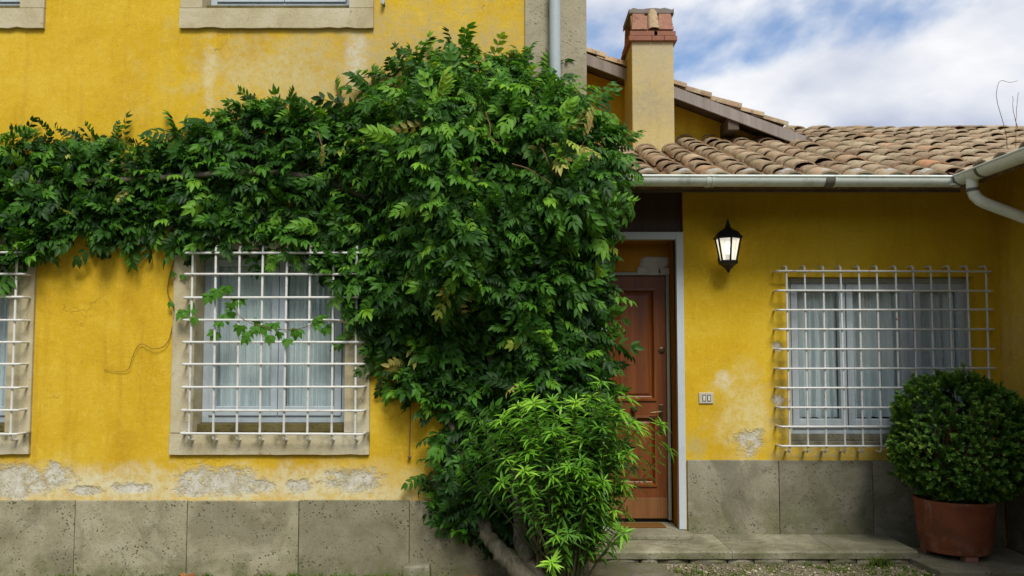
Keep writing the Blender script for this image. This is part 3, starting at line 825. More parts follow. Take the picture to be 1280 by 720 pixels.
# wing window
ww = sub_empty('window', ((wX0 + wX1) / 2, YW, wZ0), wing)
MB().box(wX0, wX1, YW + 0.012, YW + 0.30, wZ0, wZ0 + 0.035).build('sill', M['plinth_wing'], ww, 0.005)
MB().box(wX0, wX1, YW + 0.06, YW + 0.22, wZ0 + 0.036, wZ0 + 0.085).build('ledge', M['plinth_wing'], ww, 0.005)
yw = YW + 0.09
zb = wZ0 + 0.087
ring(MB(), wX0 + .002, wX1 - .002, zb, wZ1 - .002, 0.045, yw, yw + 0.07).build('frame', M['frame'], ww, 0.004)
mull = [PX(1058, 450, yw), PX(1139, 450, yw)]
cells = [(wX0 + 0.047, mull[0] - 0.004), (mull[0] + 0.004, mull[1] - 0.03), (mull[1] + 0.03, wX1 - 0.047)]
MB().box(mull[1] - 0.026, mull[1] + 0.026, yw, yw + 0.07, zb + 0.045, wZ1 - 0.047).build('mullion', M['frame'], ww, 0.004)
for k, (a, b) in enumerate(cells):
    ring(MB(), a, b, zb + 0.048, wZ1 - 0.05, 0.055, yw - 0.014, yw + 0.045, 0.08).build('sash', M['frame'], ww, 0.004)
    MB().box(a + 0.057, b - 0.057, yw + 0.012, yw + 0.017, zb + 0.13, wZ1 - 0.107).build('pane', M['glass'], ww)
rm = MB(); ry = YW + 1.6; yb = YW + 0.34; A, B, C, D = wX0, wX1, wZ0, wZ1
rm.quad((A - .3, ry, C - .3), (B + .1, ry, C - .3), (B + .1, ry, D + .3), (A - .3, ry, D + .3))
rm.quad((A - .3, yb, C - .3), (A - .3, ry, C - .3), (A - .3, ry, D + .3), (A - .3, yb, D + .3))
rm.quad((B + .1, yb, C - .3), (B + .1, yb, D + .3), (B + .1, ry, D + .3), (B + .1, ry, C - .3))
rm.quad((A - .3, yb, D + .3), (A - .3, ry, D + .3), (B + .1, ry, D + .3), (B + .1, yb, D + .3))
rm.quad((A - .3, yb, C - .3), (B + .1, yb, C - .3), (B + .1, ry, C - .3), (A - .3, ry, C - .3))
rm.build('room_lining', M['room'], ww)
wl_ = ['grey curtain in the wing window sash closest to the door', 'grey curtain in the middle sash of the window behind the white grille', 'grey curtain in the dim wing window sash above the potted shrub']
for k, (a, b) in enumerate(cells):
    o = curtain_mesh(a + 0.02, b - 0.005 - (0.03 if k == 0 else 0), zb + 0.13, wZ1 - 0.06, yw + 0.085, 4.5, 0.032, 50 + k).build('curtain', M['curtain_grey'], None, smooth=True)
    tag(o, wl_[k], 'curtain', 'grey curtains of the wing window')
gy2 = YW - 0.10
g2x = [PX(985.6 + 22.75 * i, 455, gy2) for i in range(12)]
g2z = [PZ(1100, 339 + 24.3 * i, gy2) for i in range(10)]
grille(wing, g2x, g2z, g2x[0] - 0.06, g2x[-1] + 0.03, g2z[-1] - 0.02, g2z[0] + 0.015, gy2, YW, M['iron_rust'], True)

# ------------------------------------------------------------------ side wing on the right
side = empty('side_wing', (XC + 1, 4, 0), 'shaded yellow side wing standing at right angles beyond the potted shrub', 'house')
sm = MB()
sm.quad((XC, YW + 0.02, 0), (XC, 1.6, 0), (XC, 1.6, zwt), (XC, YW + 0.02, zwt))
sm.quad((XC, 1.6, 0), (XC + 4, 1.6, 0), (XC + 4, 1.6, zwt + 1.4), (XC, 1.6, zwt))
sm.build('wall', M['yellow_side'], side)
y = YW - 0.03
for k in range(6):
    y2 = y - 0.82
    MB().box(XC - 0.022, XC + 0.1, y2 + 0.002, y - 0.002, 0.0, zp2 - 0.02).build('plinth_slab', M['plinth_wing'], side, 0.004)
    y = y2

# ------------------------------------------------------------------ roofs
def roof_z(Y): return ZE + (Y - YE) * TS
YR = 9.95
SL = math.atan(TS)
YG = 8.65
dk = MB()
th = 0.06
def deck(mb, pts):
    lo = [(x, y, z - th) for x, y, z in pts]
    n = len(pts)
    mb.add(lo + list(pts), [tuple(reversed(range(n))), tuple(range(n, 2 * n))] + [(k, (k + 1) % n, n + (k + 1) % n, n + k) for k in range(n)])
deck(dk, [(XR, YE + .02, roof_z(YE + .02)), (XV + .02, YE + .02, roof_z(YE + .02)), (XV + YR - YE, YR, roof_z(YR)), (XR, YR, roof_z(YR))])
deck(dk, [(XR, YR + .005, roof_z(YR)), (XV + YR - YE, YR + .005, roof_z(YR)), (XV + YR - YE, YR + 4, roof_z(YR) - 4 * TS), (XR, YR + 4, roof_z(YR) - 4 * TS)])
roof = dk.build('roof', M['tile_dark'], wing)
for k in range(5):        # eave boards
    y0 = YE + 0.03 + k * 0.15; y1 = y0 + 0.146; xb = XV + .02 + k * .15
    b = MB()
    b.hexa([(XR + .01, y0, roof_z(y0) - th - .025), (xb, y0, roof_z(y0) - th - .025), (xb, y1, roof_z(y1) - th - .025), (XR + .01, y1, roof_z(y1) - th - .025)],
           [(XR + .01, y0, roof_z(y0) - th - .003), (xb, y0, roof_z(y0) - th - .003), (xb, y1, roof_z(y1) - th - .003), (XR + .01, y1, roof_z(y1) - th - .003)])
    b.build('eave_board', M['eave_wood'], wing)
# clay tile meshes (coppo): local x across, y up the slope, z out
def coppo(name, w0, w1, L, h0, h1, thick, mat, flip=False, warp=0.0):
    seg = 8; vs = []
    for j in range(3):
        t = j / 2
        w = w0 + (w1 - w0) * t; h = h0 + (h1 - h0) * t
        for rr in (0, thick):
            for k in range(seg + 1):
                a = math.pi * k / seg
                vs.append((-(w / 2 - rr) * math.cos(a), t * L, (h - rr) * math.sin(a) * (1 if not flip else -1) + warp * math.sin(3 * a + t)))
    n = seg + 1; fs = []
    def I(j, r, k): return (j * 2 + r) * n + k
    for j in range(2):
        for k in range(seg):
            q = (I(j,0,k), I(j,0,k+1), I(j+1,0,k+1), I(j+1,0,k)); fs.append(q if flip else q[::-1])
            q = (I(j,1,k), I(j+1,1,k), I(j+1,1,k+1), I(j,1,k+1)); fs.append(q if flip else q[::-1])
    for k in range(seg):
        fs.append((I(0,0,k), I(0,1,k), I(0,1,k+1), I(0,0,k+1))); fs.append((I(2,0,k), I(2,0,k+1), I(2,1,k+1), I(2,1,k)))
    for k in (0, seg):
        for j in range(2):
            fs.append((I(j,0,k), I(j+1,0,k), I(j+1,1,k), I(j,1,k)))
    me = bpy.data.meshes.new(name); me.from_pydata(vs, [], fs); me.update(); me.materials.append(mat)
    me.polygons.foreach_set('use_smooth', [True] * len(me.polygons)); me.set_sharp_from_angle(angle=R(50))
    return me
cover_meshes = [coppo('cover_tile', random.uniform(.195, .215), random.uniform(.155, .17), .40, random.uniform(.074, .086), random.uniform(.060, .068), .014, M['tile'], False, random.uniform(0, .004)) for _ in range(4)]
chan = coppo('channel', .17, .19, .40, .055, .06, .013, M['tile_dark'], True)
EXPO = 0.272
def place_tile(me, name, parent, base, xdir, ydir, zdir, jitter=True, lift=0.0):
    o = bpy.data.objects.new(name, me); link(o)
    rot = Matrix((xdir, ydir, zdir)).transposed()
    q = Matrix.Rotation(R(random.gauss(0, 1.6)), 3, 'Z') @ Matrix.Rotation(R(-3.2 + random.gauss(0, 1.1)), 3, 'X') @ Matrix.Rotation(R(random.gauss(0, 2.5)), 3, 'Y')
    m = (rot @ q).to_4x4()
    w = Vector(base) + xdir * random.gauss(0, .007) + ydir * random.gauss(0, .013) + zdir * lift
    m.translation = w - WL[parent.name]
    o.parent = parent
    o.matrix_basis = m
    return o
xa, ya, za = Vector((1, 0, 0)), Vector((0, math.cos(SL), math.sin(SL))), Vector((0, -math.sin(SL), math.cos(SL)))
CS = 0.277
x_first = PX(899, 220, YE) - 7 * CS
ncol = 0
chan_mb = MB()
def add_mesh(mb, me, base, xd, yd_, zd):
    mb.add([Vector(base) + xd * v.co.x + yd_ * v.co.y + zd * v.co.z for v in me.vertices], [tuple(p.vertices) for p in me.polygons])
tiles = []
for i in range(60):
    x = x_first + i * CS
    if x < XR + 0.12: continue
    if x > XV + YR - YE - .3 or x > 8.3: break
    d0 = max(0.0, x - XV)
    for k in range(30):
        s = -0.05 + k * EXPO + (math.ceil(d0 / math.cos(SL) / EXPO) * EXPO if d0 else 0)
        d = s * math.cos(SL)
        Y = YE + d
        if Y > YR - 0.12: break
        if x < 2.7 and Y > YG + .05: break
        tiles.append((x, Y, k))
for x, Y, k in tiles:
    drift = 0.012 * math.sin(x * 5.1 + Y * 1.3) + 0.01 * math.sin(Y * 2.7 + x * 17)
    place_tile(random.choice(cover_meshes), 'roof_tile', roof, (x + drift, Y, roof_z(Y)), xa, ya, za, True, 0.022)
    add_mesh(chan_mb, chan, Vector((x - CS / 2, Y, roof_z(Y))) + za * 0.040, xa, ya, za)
    if k == 0 and x < XV:
        mb = MB(); n = 8; c = Vector((x + drift, Y + 0.07, roof_z(Y + 0.07)))
        ww_, hh = 0.082, 0.085
        pts = [c + xa * (-ww_ * math.cos(math.pi * q / n)) + za * (0.012 + hh * math.sin(math.pi * q / n)) for q in range(n + 1)]
        mb.add([p for p in pts] + [p + ya * 0.08 for p in pts], [tuple(range(n + 1)), tuple(reversed(range(n + 1, 2 * n + 2)))] + [(q, n + 1 + q, n + 2 + q, q + 1) for q in range(n)])
        hole = random.uniform(-0.03, 0.03)
        mb.build('mortar_plug', M['mortar'], roof)
        MB().box(c.x + hole - .028, c.x + hole + .028, c.y - .02, c.y + .02, c.z + .012, c.z + .045).build('vent_gap', M['darkgap'], roof)  # solid dark block painted as the shade inside the mortar hole
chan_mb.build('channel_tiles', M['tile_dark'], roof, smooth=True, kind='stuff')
# side wing roof
sd_deck = MB()
def sroof_z(X): return ZE + (X - XV) * TS
deck(sd_deck, [(XV + .02, 1.4, sroof_z(XV + .02)), (XV + 5.4, 1.4, sroof_z(XV + 5.4)), (XV + 5.4, YE + 5.4, sroof_z(XV + 5.4)), (XV + .02, YE + .02, sroof_z(XV + .02))])
sroof = sd_deck.build('roof', M['tile_dark'], side)
xs_, ys_, zs_ = Vector((0, -1, 0)), Vector((math.cos(SL), 0, math.sin(SL))), Vector((-math.sin(SL), 0, math.cos(SL)))
chan2 = MB()
Y = YE + 9 * CS - 0.10
while Y > 3.4:
    d0 = max(0.0, Y - YE)
    for k in range(11):
        s = -0.05 + k * EXPO + d0 / math.cos(SL) + (0.05 if d0 else 0)
        X = XV + s * math.cos(SL)
        if X > 7.0: break
        place_tile(random.choice(cover_meshes), 'roof_tile', sroof, (X, Y, sroof_z(X)), xs_, ys_, zs_, True, 0.024)
        add_mesh(chan2, chan, Vector((X, Y - CS / 2, sroof_z(X))) + zs_ * 0.040, xs_, ys_, zs_)
    Y -= CS
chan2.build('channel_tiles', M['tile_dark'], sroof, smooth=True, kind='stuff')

# ------------------------------------------------------------------ gutters
def half_gutter(name, a, b, r, mat, parent, across):
    a, b = Vector(a), Vector(b); seg = 12; n = 10
    mb = MB(); vs = []
    for i in range(n + 1):
        p = a.lerp(b, i / n)
        for rr in (r, r - 0.006):
            for k in range(seg + 1):
                an = math.pi * k / seg
                vs.append(p + across * (-math.cos(an) * rr) + Vector((0, 0, -math.sin(an) * rr)))
    m = seg + 1
    def I(i, q, k): return (i * 2 + q) * m + k
    fs = []
    for i in range(n):
        for k in range(seg):
            fs.append((I(i,0,k), I(i,0,k+1), I(i+1,0,k+1), I(i+1,0,k))); fs.append((I(i,1,k), I(i+1,1,k), I(i+1,1,k+1), I(i,1,k+1)))
        for k in (0, seg): fs.append((I(i,0,k), I(i+1,0,k), I(i+1,1,k), I(i,1,k)))
    for i in (0, n):
        for k in range(seg): fs.append((I(i,0,k), I(i,1,k), I(i,1,k+1), I(i,0,k+1)))
    mb.add(vs, fs)
    o = mb.build(name, mat, parent, smooth=True)
    # rolled front bead
    MB().tube([a + across * -r + Vector((0, 0, .003)), b + across * -r + Vector((0, 0, .003))], 0.009, 8).build('gutter_bead', mat, o, smooth=True)
    return o
ZG = PZ(1000, 223, YE - 0.065)
gr = 0.066
gL = half_gutter('gutter', (XR + 0.02, YE - 0.06, ZG + 0.006), (XV - 0.055, YE - 0.06, ZG), gr, M['zinc'], wing, Vector((0, 1, 0)))
gS = half_gutter('gutter', (XV - 0.06, YE - 0.055, ZG), (XV - 0.06, 2.0, ZG - 0.01), gr, M['zinc'], side, Vector((1, 0, 0)))
def band(parent, c, along, across, w, mat, extra=0.003):
    c = Vector(c); seg = 12; vs = []
    for t in (-w / 2, w / 2):
        for rr in (gr + extra, gr - 0.001):
            for k in range(seg + 1):
                an = math.pi * k / seg
                vs.append(c + along * t + across * (-math.cos(an) * rr) + Vector((0, 0, -math.sin(an) * rr)))
    m = seg + 1
    fs = []
    for k in range(seg):
        fs += [(k, k+1, 2*m+k+1, 2*m+k), (k, m+k, m+k+1, k+1), (2*m+k, 2*m+k+1, 3*m+k+1, 3*m+k)]
    mb = MB(); mb.add(vs, fs); mb.build('gutter_joint', mat, parent, smooth=True)
for px, w, mt in ((884, 0.03, 'zinc'), (890, 0.012, 'zinc'), (1035, 0.075, 'zinc_dark'), (1042, 0.02, 'zinc'), (1196, 0.03, 'zinc'), (1202, 0.025, 'zinc_dark')):
    band(gL, (PX(px, 232, YE - 0.06), YE - 0.06, ZG), Vector((1, 0, 0)), Vector((0, 1, 0)), w, M[mt])
for yy, w, mt in ((YE - 0.13, 0.03, 'zinc_dark'), (YE - 0.42, 0.035, 'zinc_dark'), (YE - 1.2, 0.03, 'zinc'), (YE - 2.2, 0.03, 'zinc')):
    band(gS, (XV - 0.06, yy, ZG), Vector((0, 1, 0)), Vector((1, 0, 0)), w, M[mt])
MB().box(XV - 0.128, XV - 0.05, YE - 0.128, YE - 0.05, ZG - 0.064, ZG - 0.05).build('gutter_corner', M['zinc'], gL)
# swan neck from the side gutter to the side wall
sy = YE - 0.27
pts = [(XV - 0.06, sy, ZG - 0.05), (XV - 0.06, sy, ZG - 0.13), (XV - 0.045, sy, ZG - 0.175), (XV - 0.01, sy, ZG - 0.21), (XV + 0.04, sy, ZG - 0.235), (XC - 0.16, sy, ZG - 0.40), (XC - 0.10, sy, ZG - 0.44), (XC - 0.075, sy, ZG - 0.50), (XC - 0.075, sy, 0.15)]
swan = MB().tube(pts, 0.042, 14).build('downpipe', M['zinc'], side, smooth=True)
for k in (1, 5):
    q = Vector(pts[k]); dr = (Vector(pts[k + 1]) - Vector(pts[k - 1])).normalized()
    MB().tube([q - dr * .012, q + dr * .012], 0.046, 14).build('pipe_joint', M['zinc_dark'], swan, smooth=True)

# ------------------------------------------------------------------ gable house behind
rear = empty('rear_house', (1.5, YG, 0), 'yellow gable wall with sloping tiled verge rising behind the low roof', 'house')
def rake_z(X): return PZ(735, 82, YG - .15) - (X - PX(735, 82, YG - .15)) * TS
b = MB(); xe = PX(1003, 168, YG - .3)
b.add([(XR - .3, YG, 3.6), (xe, YG, 3.6), (xe, YG, rake_z(xe) - .02), (XR - .3, YG, rake_z(XR - .3) - .02), (XR - .3, YG + 2.5, 3.6), (xe, YG + 2.5, 3.6), (xe, YG + 2.5, rake_z(xe) - .02), (XR - .3, YG + 2.5, rake_z(XR - .3) - .02)], [(0, 1, 2, 3), (5, 4, 7, 6), (0, 3, 7, 4), (1, 5, 6, 2)])
b.build('wall', M['yellow_side'], rear)
yv = YG - 0.32
rb = MB()
deck2 = [(XR - .3, yv, rake_z(XR - .3) + .05), (xe + .1, yv, rake_z(xe + .1) + .05), (xe + .1, YG + 2.6, rake_z(xe + .1) + .05), (XR - .3, YG + 2.6, rake_z(XR - .3) + .05)]
deck(rb, deck2); rroof = rb.build('roof', M['eave_wood'], rear)
bb = MB(); bb.hexa([(XR - .3, yv - .03, rake_z(XR - .3) - .075), (xe + .02, yv - .03, rake_z(xe + .02) - .075), (xe + .02, yv - .002, rake_z(xe + .02) - .075), (XR - .3, yv - .002, rake_z(XR - .3) - .075)],
                  [(XR - .3, yv - .03, rake_z(XR - .3) + .045), (xe + .02, yv - .03, rake_z(xe + .02) + .045), (xe + .02, yv - .002, rake_z(xe + .02) + .045), (XR - .3, yv - .002, rake_z(XR - .3) + .045)])
bb.build('barge_board', M['barge'], rear)
for px, py in ((917, 152),):
    q = P(px, py, yv)
    MB().box(q.x - .06, q.x + .06, yv, YG + .05, q.z - .09, q.z + .05).build('purlin_end', M['eave_wood'], rear, 0.01)
dn, nn = Vector((math.cos(SL), 0, -math.sin(SL))), Vector((math.sin(SL), 0, math.cos(SL)))
s = -0.4
for row in range(3):
    s = -0.4
    while s < xe - XR - .1:
        X = XR + s
        place_tile(random.choice(cover_meshes), 'verge_tile', rroof, (X + .0, yv + 0.06 + row * .27, rake_z(X) + .055), Vector((0, 1, 0)) * -1 if True else 0, -dn, nn, True, 0.02)
        s += EXPO * 1.02

# ------------------------------------------------------------------ chimney
YC = 7.95
chim = empty('chimney', (PX(817, 170, YC), YC + .3, roof_z(YC)), 'worn plaster chimney with red brick collar standing on the tiled roof', 'chimney')
cx0, cx1 = PX(790, 100, YC), PX(842.5, 100, YC)
zc1, zc2, zc3 = PZ(815, 52, YC), PZ(815, 39, YC), PZ(815, 7, YC)
cd = 0.55
MB().box(cx0, cx1, YC, YC + cd, roof_z(YC) - 0.3, zc1 + .005).build('stack', M['chimney'], chim, 0.01)
for course in range(2):
    z0 = zc1 + course * (zc2 - zc1) / 2; z1 = z0 + (zc2 - zc1) / 2 - 0.005
    o_ = 0.022 + 0.012 * (1 - course)
    xs2 = [cx0 - o_, cx0 + 0.20 + 0.06 * course, cx1 - 0.10 - 0.1 * course, cx1 + o_]
    for a, bq in zip(xs2[:-1], xs2[1:]):
        MB().box(a + .002, bq - .002, YC - o_, YC + 0.12, z0, z1).build('brick', M['brick'], chim, 0.004)
        MB().box(a + .002, bq - .002, YC + cd - 0.12, YC + cd + o_, z0, z1).build('brick', M['brick'], chim, 0.004)
    for (a, bq) in ((cx0 - o_, cx0 + .1), (cx1 - .1, cx1 + o_)):
        MB().box(a, bq, YC + .123, YC + cd / 2 - .002, z0, z1).build('brick', M['brick'], chim, 0.004)
        MB().box(a, bq, YC + cd / 2 + .002, YC + cd - .123, z0, z1).build('brick', M['brick'], chim, 0.004)
# sloping clay hood: two leaning tile faces with a gap at the ends, topped by cement
for sgn in (-1, 1):
    hd = MB()
    y0 = YC + 0.0 if sgn > 0 else YC + cd
    y1 = YC + .08 if sgn > 0 else YC + cd - .08
    yy = sgn * .05
    hd.hexa([(cx0 + .0, y0, zc2), (cx1 - .0, y0, zc2), (cx1 - .0, y0 + yy, zc2), (cx0 + .0, y0 + yy, zc2)],
            [(cx0 + .0, y1, zc3 - .05), (cx1 - .0, y1, zc3 - .05), (cx1 - .0, y1 + yy, zc3 - .05), (cx0 + .0, y1 + yy, zc3 - .05)])
    hood = hd.build('hood', M['hood'], chim, 0.008)
hn = Vector((0, -math.cos(math.atan2(.08, zc3 - .05 - zc2)), math.sin(math.atan2(.08, zc3 - .05 - zc2))))
hu = Vector((0, .08, zc3 - .05 - zc2)).normalized()
for fx, me in ((0.20, 0), (0.53, 1), (0.83, 2)):
    if fx in (0.53,):
        o = bpy.data.objects.new('hood_tile', cover_meshes[me]); link(o); o.parent = hood
        m = Matrix((Vector((1, 0, 0)), hu, hn)).transposed().to_4x4()
        w = Vector((cx0 + (cx1 - cx0) * fx, YC + .0, zc2 + .01)) + hn * .0
        m = m @ Matrix.Scale(0.62, 4)
        m.translation = w - WL[hood.name]; o.matrix_basis = m
    else:
        w0 = cx0 + (cx1 - cx0) * (fx - .20); w1 = cx0 + (cx1 - cx0) * (fx + .18)
        a = Vector((0, YC, zc2)); b_ = a + hu * ((zc3 - .05 - zc2) * 1.05)
        t = MB(); t.hexa([(w0, a.y - .02, a.z + .012), (w1, a.y - .02, a.z + .012), (w1, a.y - .002, a.z + .012), (w0, a.y - .002, a.z + .012)],
                         [(w0 + .02, b_.y - .02, b_.z), (w1 - .02, b_.y - .02, b_.z), (w1 - .02, b_.y - .002, b_.z), (w0 + .02, b_.y - .002, b_.z)])
        t.build('hood_tile', M['hood'], hood, 0.005)
# dark flue inside the hood
MB().box(cx0 + .05, cx1 - .05, YC + .1, YC + cd - .1, zc2 - .05, zc2 + .01).build('flue', M['darkgap'], chim)
cp = MB(); n = 10
top = []
for i in range(n + 1):
    x = cx0 - .015 + (cx1 - cx0 + .03) * i / n
    z = zc3 + random.uniform(-.008, .008) - (.02 if i in (0, n) else 0)
    top += [(x, YC + .05, zc3 - .06), (x, YC + .055, z), (x, YC + cd - .055, z), (x, YC + cd - .05, zc3 - .06)]
fs = []
for i in range(n):
    for k in range(4):
        k2 = (k + 1) % 4; fs.append((4*i+k, 4*(i+1)+k, 4*(i+1)+k2, 4*i+k2))
fs += [(3, 2, 1, 0), (4*n, 4*n+1, 4*n+2, 4*n+3)]
cp.add(top, fs); cp.build('cement_cap', M['cement'], chim, 0.01)

# ------------------------------------------------------------------ step, threshold, slabs
st = empty('doorstep', (1.9, 6.45, 0), 'long pale stone step running below the brown door', 'step')
sx = [PX(744, 690, YE) , PX(915, 685, YE), PX(1046, 684, YE), PX(1148, 682, YE)]
for a, b in zip(sx[:-1], sx[1:]):
    q = MB(); n = 10; vs = []
    for i in range(n + 1):
        x = a + .002 + (b - a - .004) * i / n
        e = random.uniform(-.006, .006)
        vs += [(x, YE + e, .042), (x, YE + e - .004, .088 + random.uniform(-.004, .002)), (x, YE + .015 + e, .1), (x, YW, .1), (x, YW, .042)]
    fs = []
    for i in range(n):
        for k in range(5):
            k2 = (k + 1) % 5; fs.append((5*i+k, 5*(i+1)+k, 5*(i+1)+k2, 5*i+k2))
    fs += [(4, 3, 2, 1, 0), tuple(5*n+k for k in range(5))]
    q.add(vs, fs); q.build('step_slab', M['step'], st)
x = sx[0] + .02
while x < sx[-1] - .08:
    w = random.uniform(.12, .34)
    q = MB(); n = 6
    yy = YE + random.uniform(.012, .04); vs = []
    for i in range(n + 1):
        xx = x + w * i / n; bul = .014 * math.sin(math.pi * i / n)
        vs += [(xx, yy - bul + random.uniform(-.006, .006), -.02), (xx, yy - bul * 1.6 + random.uniform(-.008, .004), .018), (xx, yy - bul + random.uniform(-.004, .004), .041), (xx, yy + .2, .041), (xx, yy + .2, -.02)]
    fs = []
    for i in range(n):
        for k in range(5):
            k2 = (k + 1) % 5; fs.append((5*i+k, 5*(i+1)+k, 5*(i+1)+k2, 5*i+k2))
    fs += [(4, 3, 2, 1, 0), tuple(5*n+k for k in range(5))]
    q.add(vs, fs); q.build('footing_stone', M['rough'], st)
    x += w + random.uniform(.004, .015)
tx0, tx1 = dX0 - .06, PX(868, 664, 6.56)
thr = MB()
pts = [(tx0, 6.53), (tx1 - .05, 6.53), (tx1, 6.58), (tx1 - .03, YW - .024), (xin + .0, YW - .024), (xin, yd + .04), (tx0, yd + .04)]
def prism(mb, pts, z0, z1):
    n = len(pts)
    mb.add([(x, y, z0) for x, y in pts] + [(x, y, z1) for x, y in pts], [tuple(reversed(range(n))), tuple(range(n, 2*n))] + [(k, (k+1) % n, n+(k+1) % n, n+k) for k in range(n)])
    return mb
prism(thr, pts, .098, .136).build('threshold', M['step'], st, 0.008)
mt = prism(MB(), [(PX(778, 655, 6.83), 6.80), (PX(832, 655, 6.83), 6.80), (PX(826, 650, 6.97), 6.97), (PX(776, 650, 6.97), 6.97)], .136, .15).build('doormat', M['mat'], None, 0.004)
tag(mt, 'small brown doormat on the stone threshold at the door', 'doormat')
# ground slab before the step
sl = MB()
p1, p2, p3, p4 = P(735, 722, 5.74), P(845, 722, 5.74), P(822, 698, 6.12), P(746, 698, 6.12)
prism(sl, [(p1.x, 5.74), (p2.x, 5.73), (p3.x, 6.12), (p4.x, 6.12)], -.02, .028)
tag(sl.build('paving_slab', M['rough'], None, 0.006), 'stained flat stone slab lying on the gravel before the doorstep', 'slab')
# small stone block at the wall
bx = PX(503, 705, 5.74), PX(539, 705, 5.74)
bk = MB(); bk.hexa([(bx[0], 5.70, -.01), (bx[1], 5.71, -.01), (bx[1], 5.815, -.01), (bx[0], 5.815, -.01)], [(bx[0] + .008, 5.705, .105), (bx[1] - .012, 5.715, .11), (bx[1] - .012, 5.812, .11), (bx[0] + .008, 5.812, .108)])
tag(bk.build('stone_block', M['step'], None, 0.012), 'small pale stone block on the ground against the grey plinth', 'stone block')
# slab under the pot
ps = MB(); prism(ps, [(PX(1176, 716, 5.8), 5.80), (3.95, 5.78), (3.95, 6.72), (PX(1126, 690, 6.28) - .0, 6.42)], -.02, .05)
tag(ps.build('pot_slab', M['rough'], None, 0.008), 'dark flat stone slab under the terracotta pot', 'slab')

# ------------------------------------------------------------------ lantern, switch plate, cord
lanc = P(910, 305, YW - 0.15)
lan = empty('wall_lantern', (lanc.x, YW, lanc.z - .2), 'black six-sided wall lantern with lit frosted panes beside the door', 'lantern')
lx, ly = lanc.x, YW - 0.15
def lz(py): return PZ(910, py, ly)
k_ = ly / 1000
MB().lathe(lx, ly, [(.118, lz(299)), (.125, lz(297)), (.105, lz(294)), (.085, lz(290)), (.05, lz(287)), (.025, lz(284.5)), (.020, lz(281)), (.011, lz(279)), (.013, lz(277.5)), (.004, lz(274))], 6, R(30)).build('hood', M['black_iron'], lan)
MB().lathe(lx, ly, [(.006, lz(341)), (.012, lz(339)), (.02, lz(337)), (.055, lz(332)), (.078, lz(330)), (.082, lz(327)), (.07, lz(325.5))], 6, R(30)).build('base', M['black_iron'], lan)
rt, rbm = .105, .068
for k in range(6):
    a0, a1 = R(30 + 60 * k), R(90 + 60 * k)
    t0 = Vector((lx + rt * math.cos(a0), ly + rt * math.sin(a0), lz(298.5))); b0 = Vector((lx + rbm * math.cos(a0), ly + rbm * math.sin(a0), lz(326)))
    t1 = Vector((lx + rt * math.cos(a1), ly + rt * math.sin(a1), lz(298.5))); b1 = Vector((lx + rbm * math.cos(a1), ly + rbm * math.sin(a1), lz(326)))
    MB().tube([b0, t0], 0.0085, 6).build('rib', M['black_iron'], lan)
    ins = Vector((lx, ly, 0)); mids = lambda p: Vector((p.x + (lx - p.x) * .05, p.y + (ly - p.y) * .05, p.z))
    q = MB(); q.quad(mids(b0), mids(b1), mids(t1), mids(t0)); q.build('pane', M['lamp_glass'], lan)
MB().tube([(lx, ly, lz(326)), (lx, ly, lz(318))], 0.022, 10).build('bulb_holder', M['black_iron'], lan, smooth=True)
MB().lathe(lx, ly, [(.014, lz(318)), (.03, lz(313)), (.034, lz(309)), (.026, lz(304.5)), (.004, lz(302))], 12).build('bulb', M['bulb'], lan, smooth=True)
ar = MB(); ar.tube([(lx, YW - .005, lz(322)), (lx, YW - .05, lz(322)), (lx, YW - .09, lz(330)), (lx, ly + .01, lz(334))], 0.010, 8); ar.build('bracket', M['black_iron'], lan, smooth=True)
bp = P(910, 322, YW); bpl = MB(); lathe_y(bpl, Vector((lx, YW, lz(322))), [(.05, 0), (.05, -.008), (.03, -.014), (.002, -.016)]); bpl.build('back_plate', M['black_iron'], lan, smooth=True)

sp = P(882.5, 497.5, YW); s = YW / 1000
sw = empty('switch_plate', (sp.x, YW, sp.z), 'small beige wall plate with two buttons beside the door', 'switch')
MB().box(sp.x - 9 * s, sp.x + 9 * s, YW - .012, YW + .002, sp.z - 6.8 * s, sp.z + 6.8 * s).build('plate', M['plate'], sw, 0.004)
for dx, mt_ in ((-2.8, 'button'), (3.2, 'button')):
    MB().box(sp.x + (dx - 2.0) * s, sp.x + (dx + 2.0) * s, YW - .014, YW - .0115, sp.z - 4 * s, sp.z + 4 * s).build('button_well', M['darkgap'], sw)
    MB().box(sp.x + (dx - 1.3) * s, sp.x + (dx + 1.3) * s, YW - .018, YW - .0135, sp.z - 3.2 * s, sp.z + 3.0 * s).build('button', M[mt_], sw, 0.001)
cdp = P(512, 571, YL - .03)
cd_ = empty('pull_cord', (cdp.x, YL - .03, cdp.z), 'thin dark cord ending in a small knob, hanging from the vine over the wall', 'cord')
MB().tube([(cdp.x, YL - .02, PZ(512, 490, YL)), (cdp.x + .003, YL - .03, PZ(512, 530, YL)), (cdp.x, YL - .03, cdp.z)], 0.0035, 6).build('string', M['twig'], cd_)
MB().lathe(cdp.x, YL - .03, [(.003, cdp.z + .012), (.013, cdp.z + .004), (.014, cdp.z - .006), (.006, cdp.z - .016)], 10).build('knob', M['twig'], cd_, smooth=True)

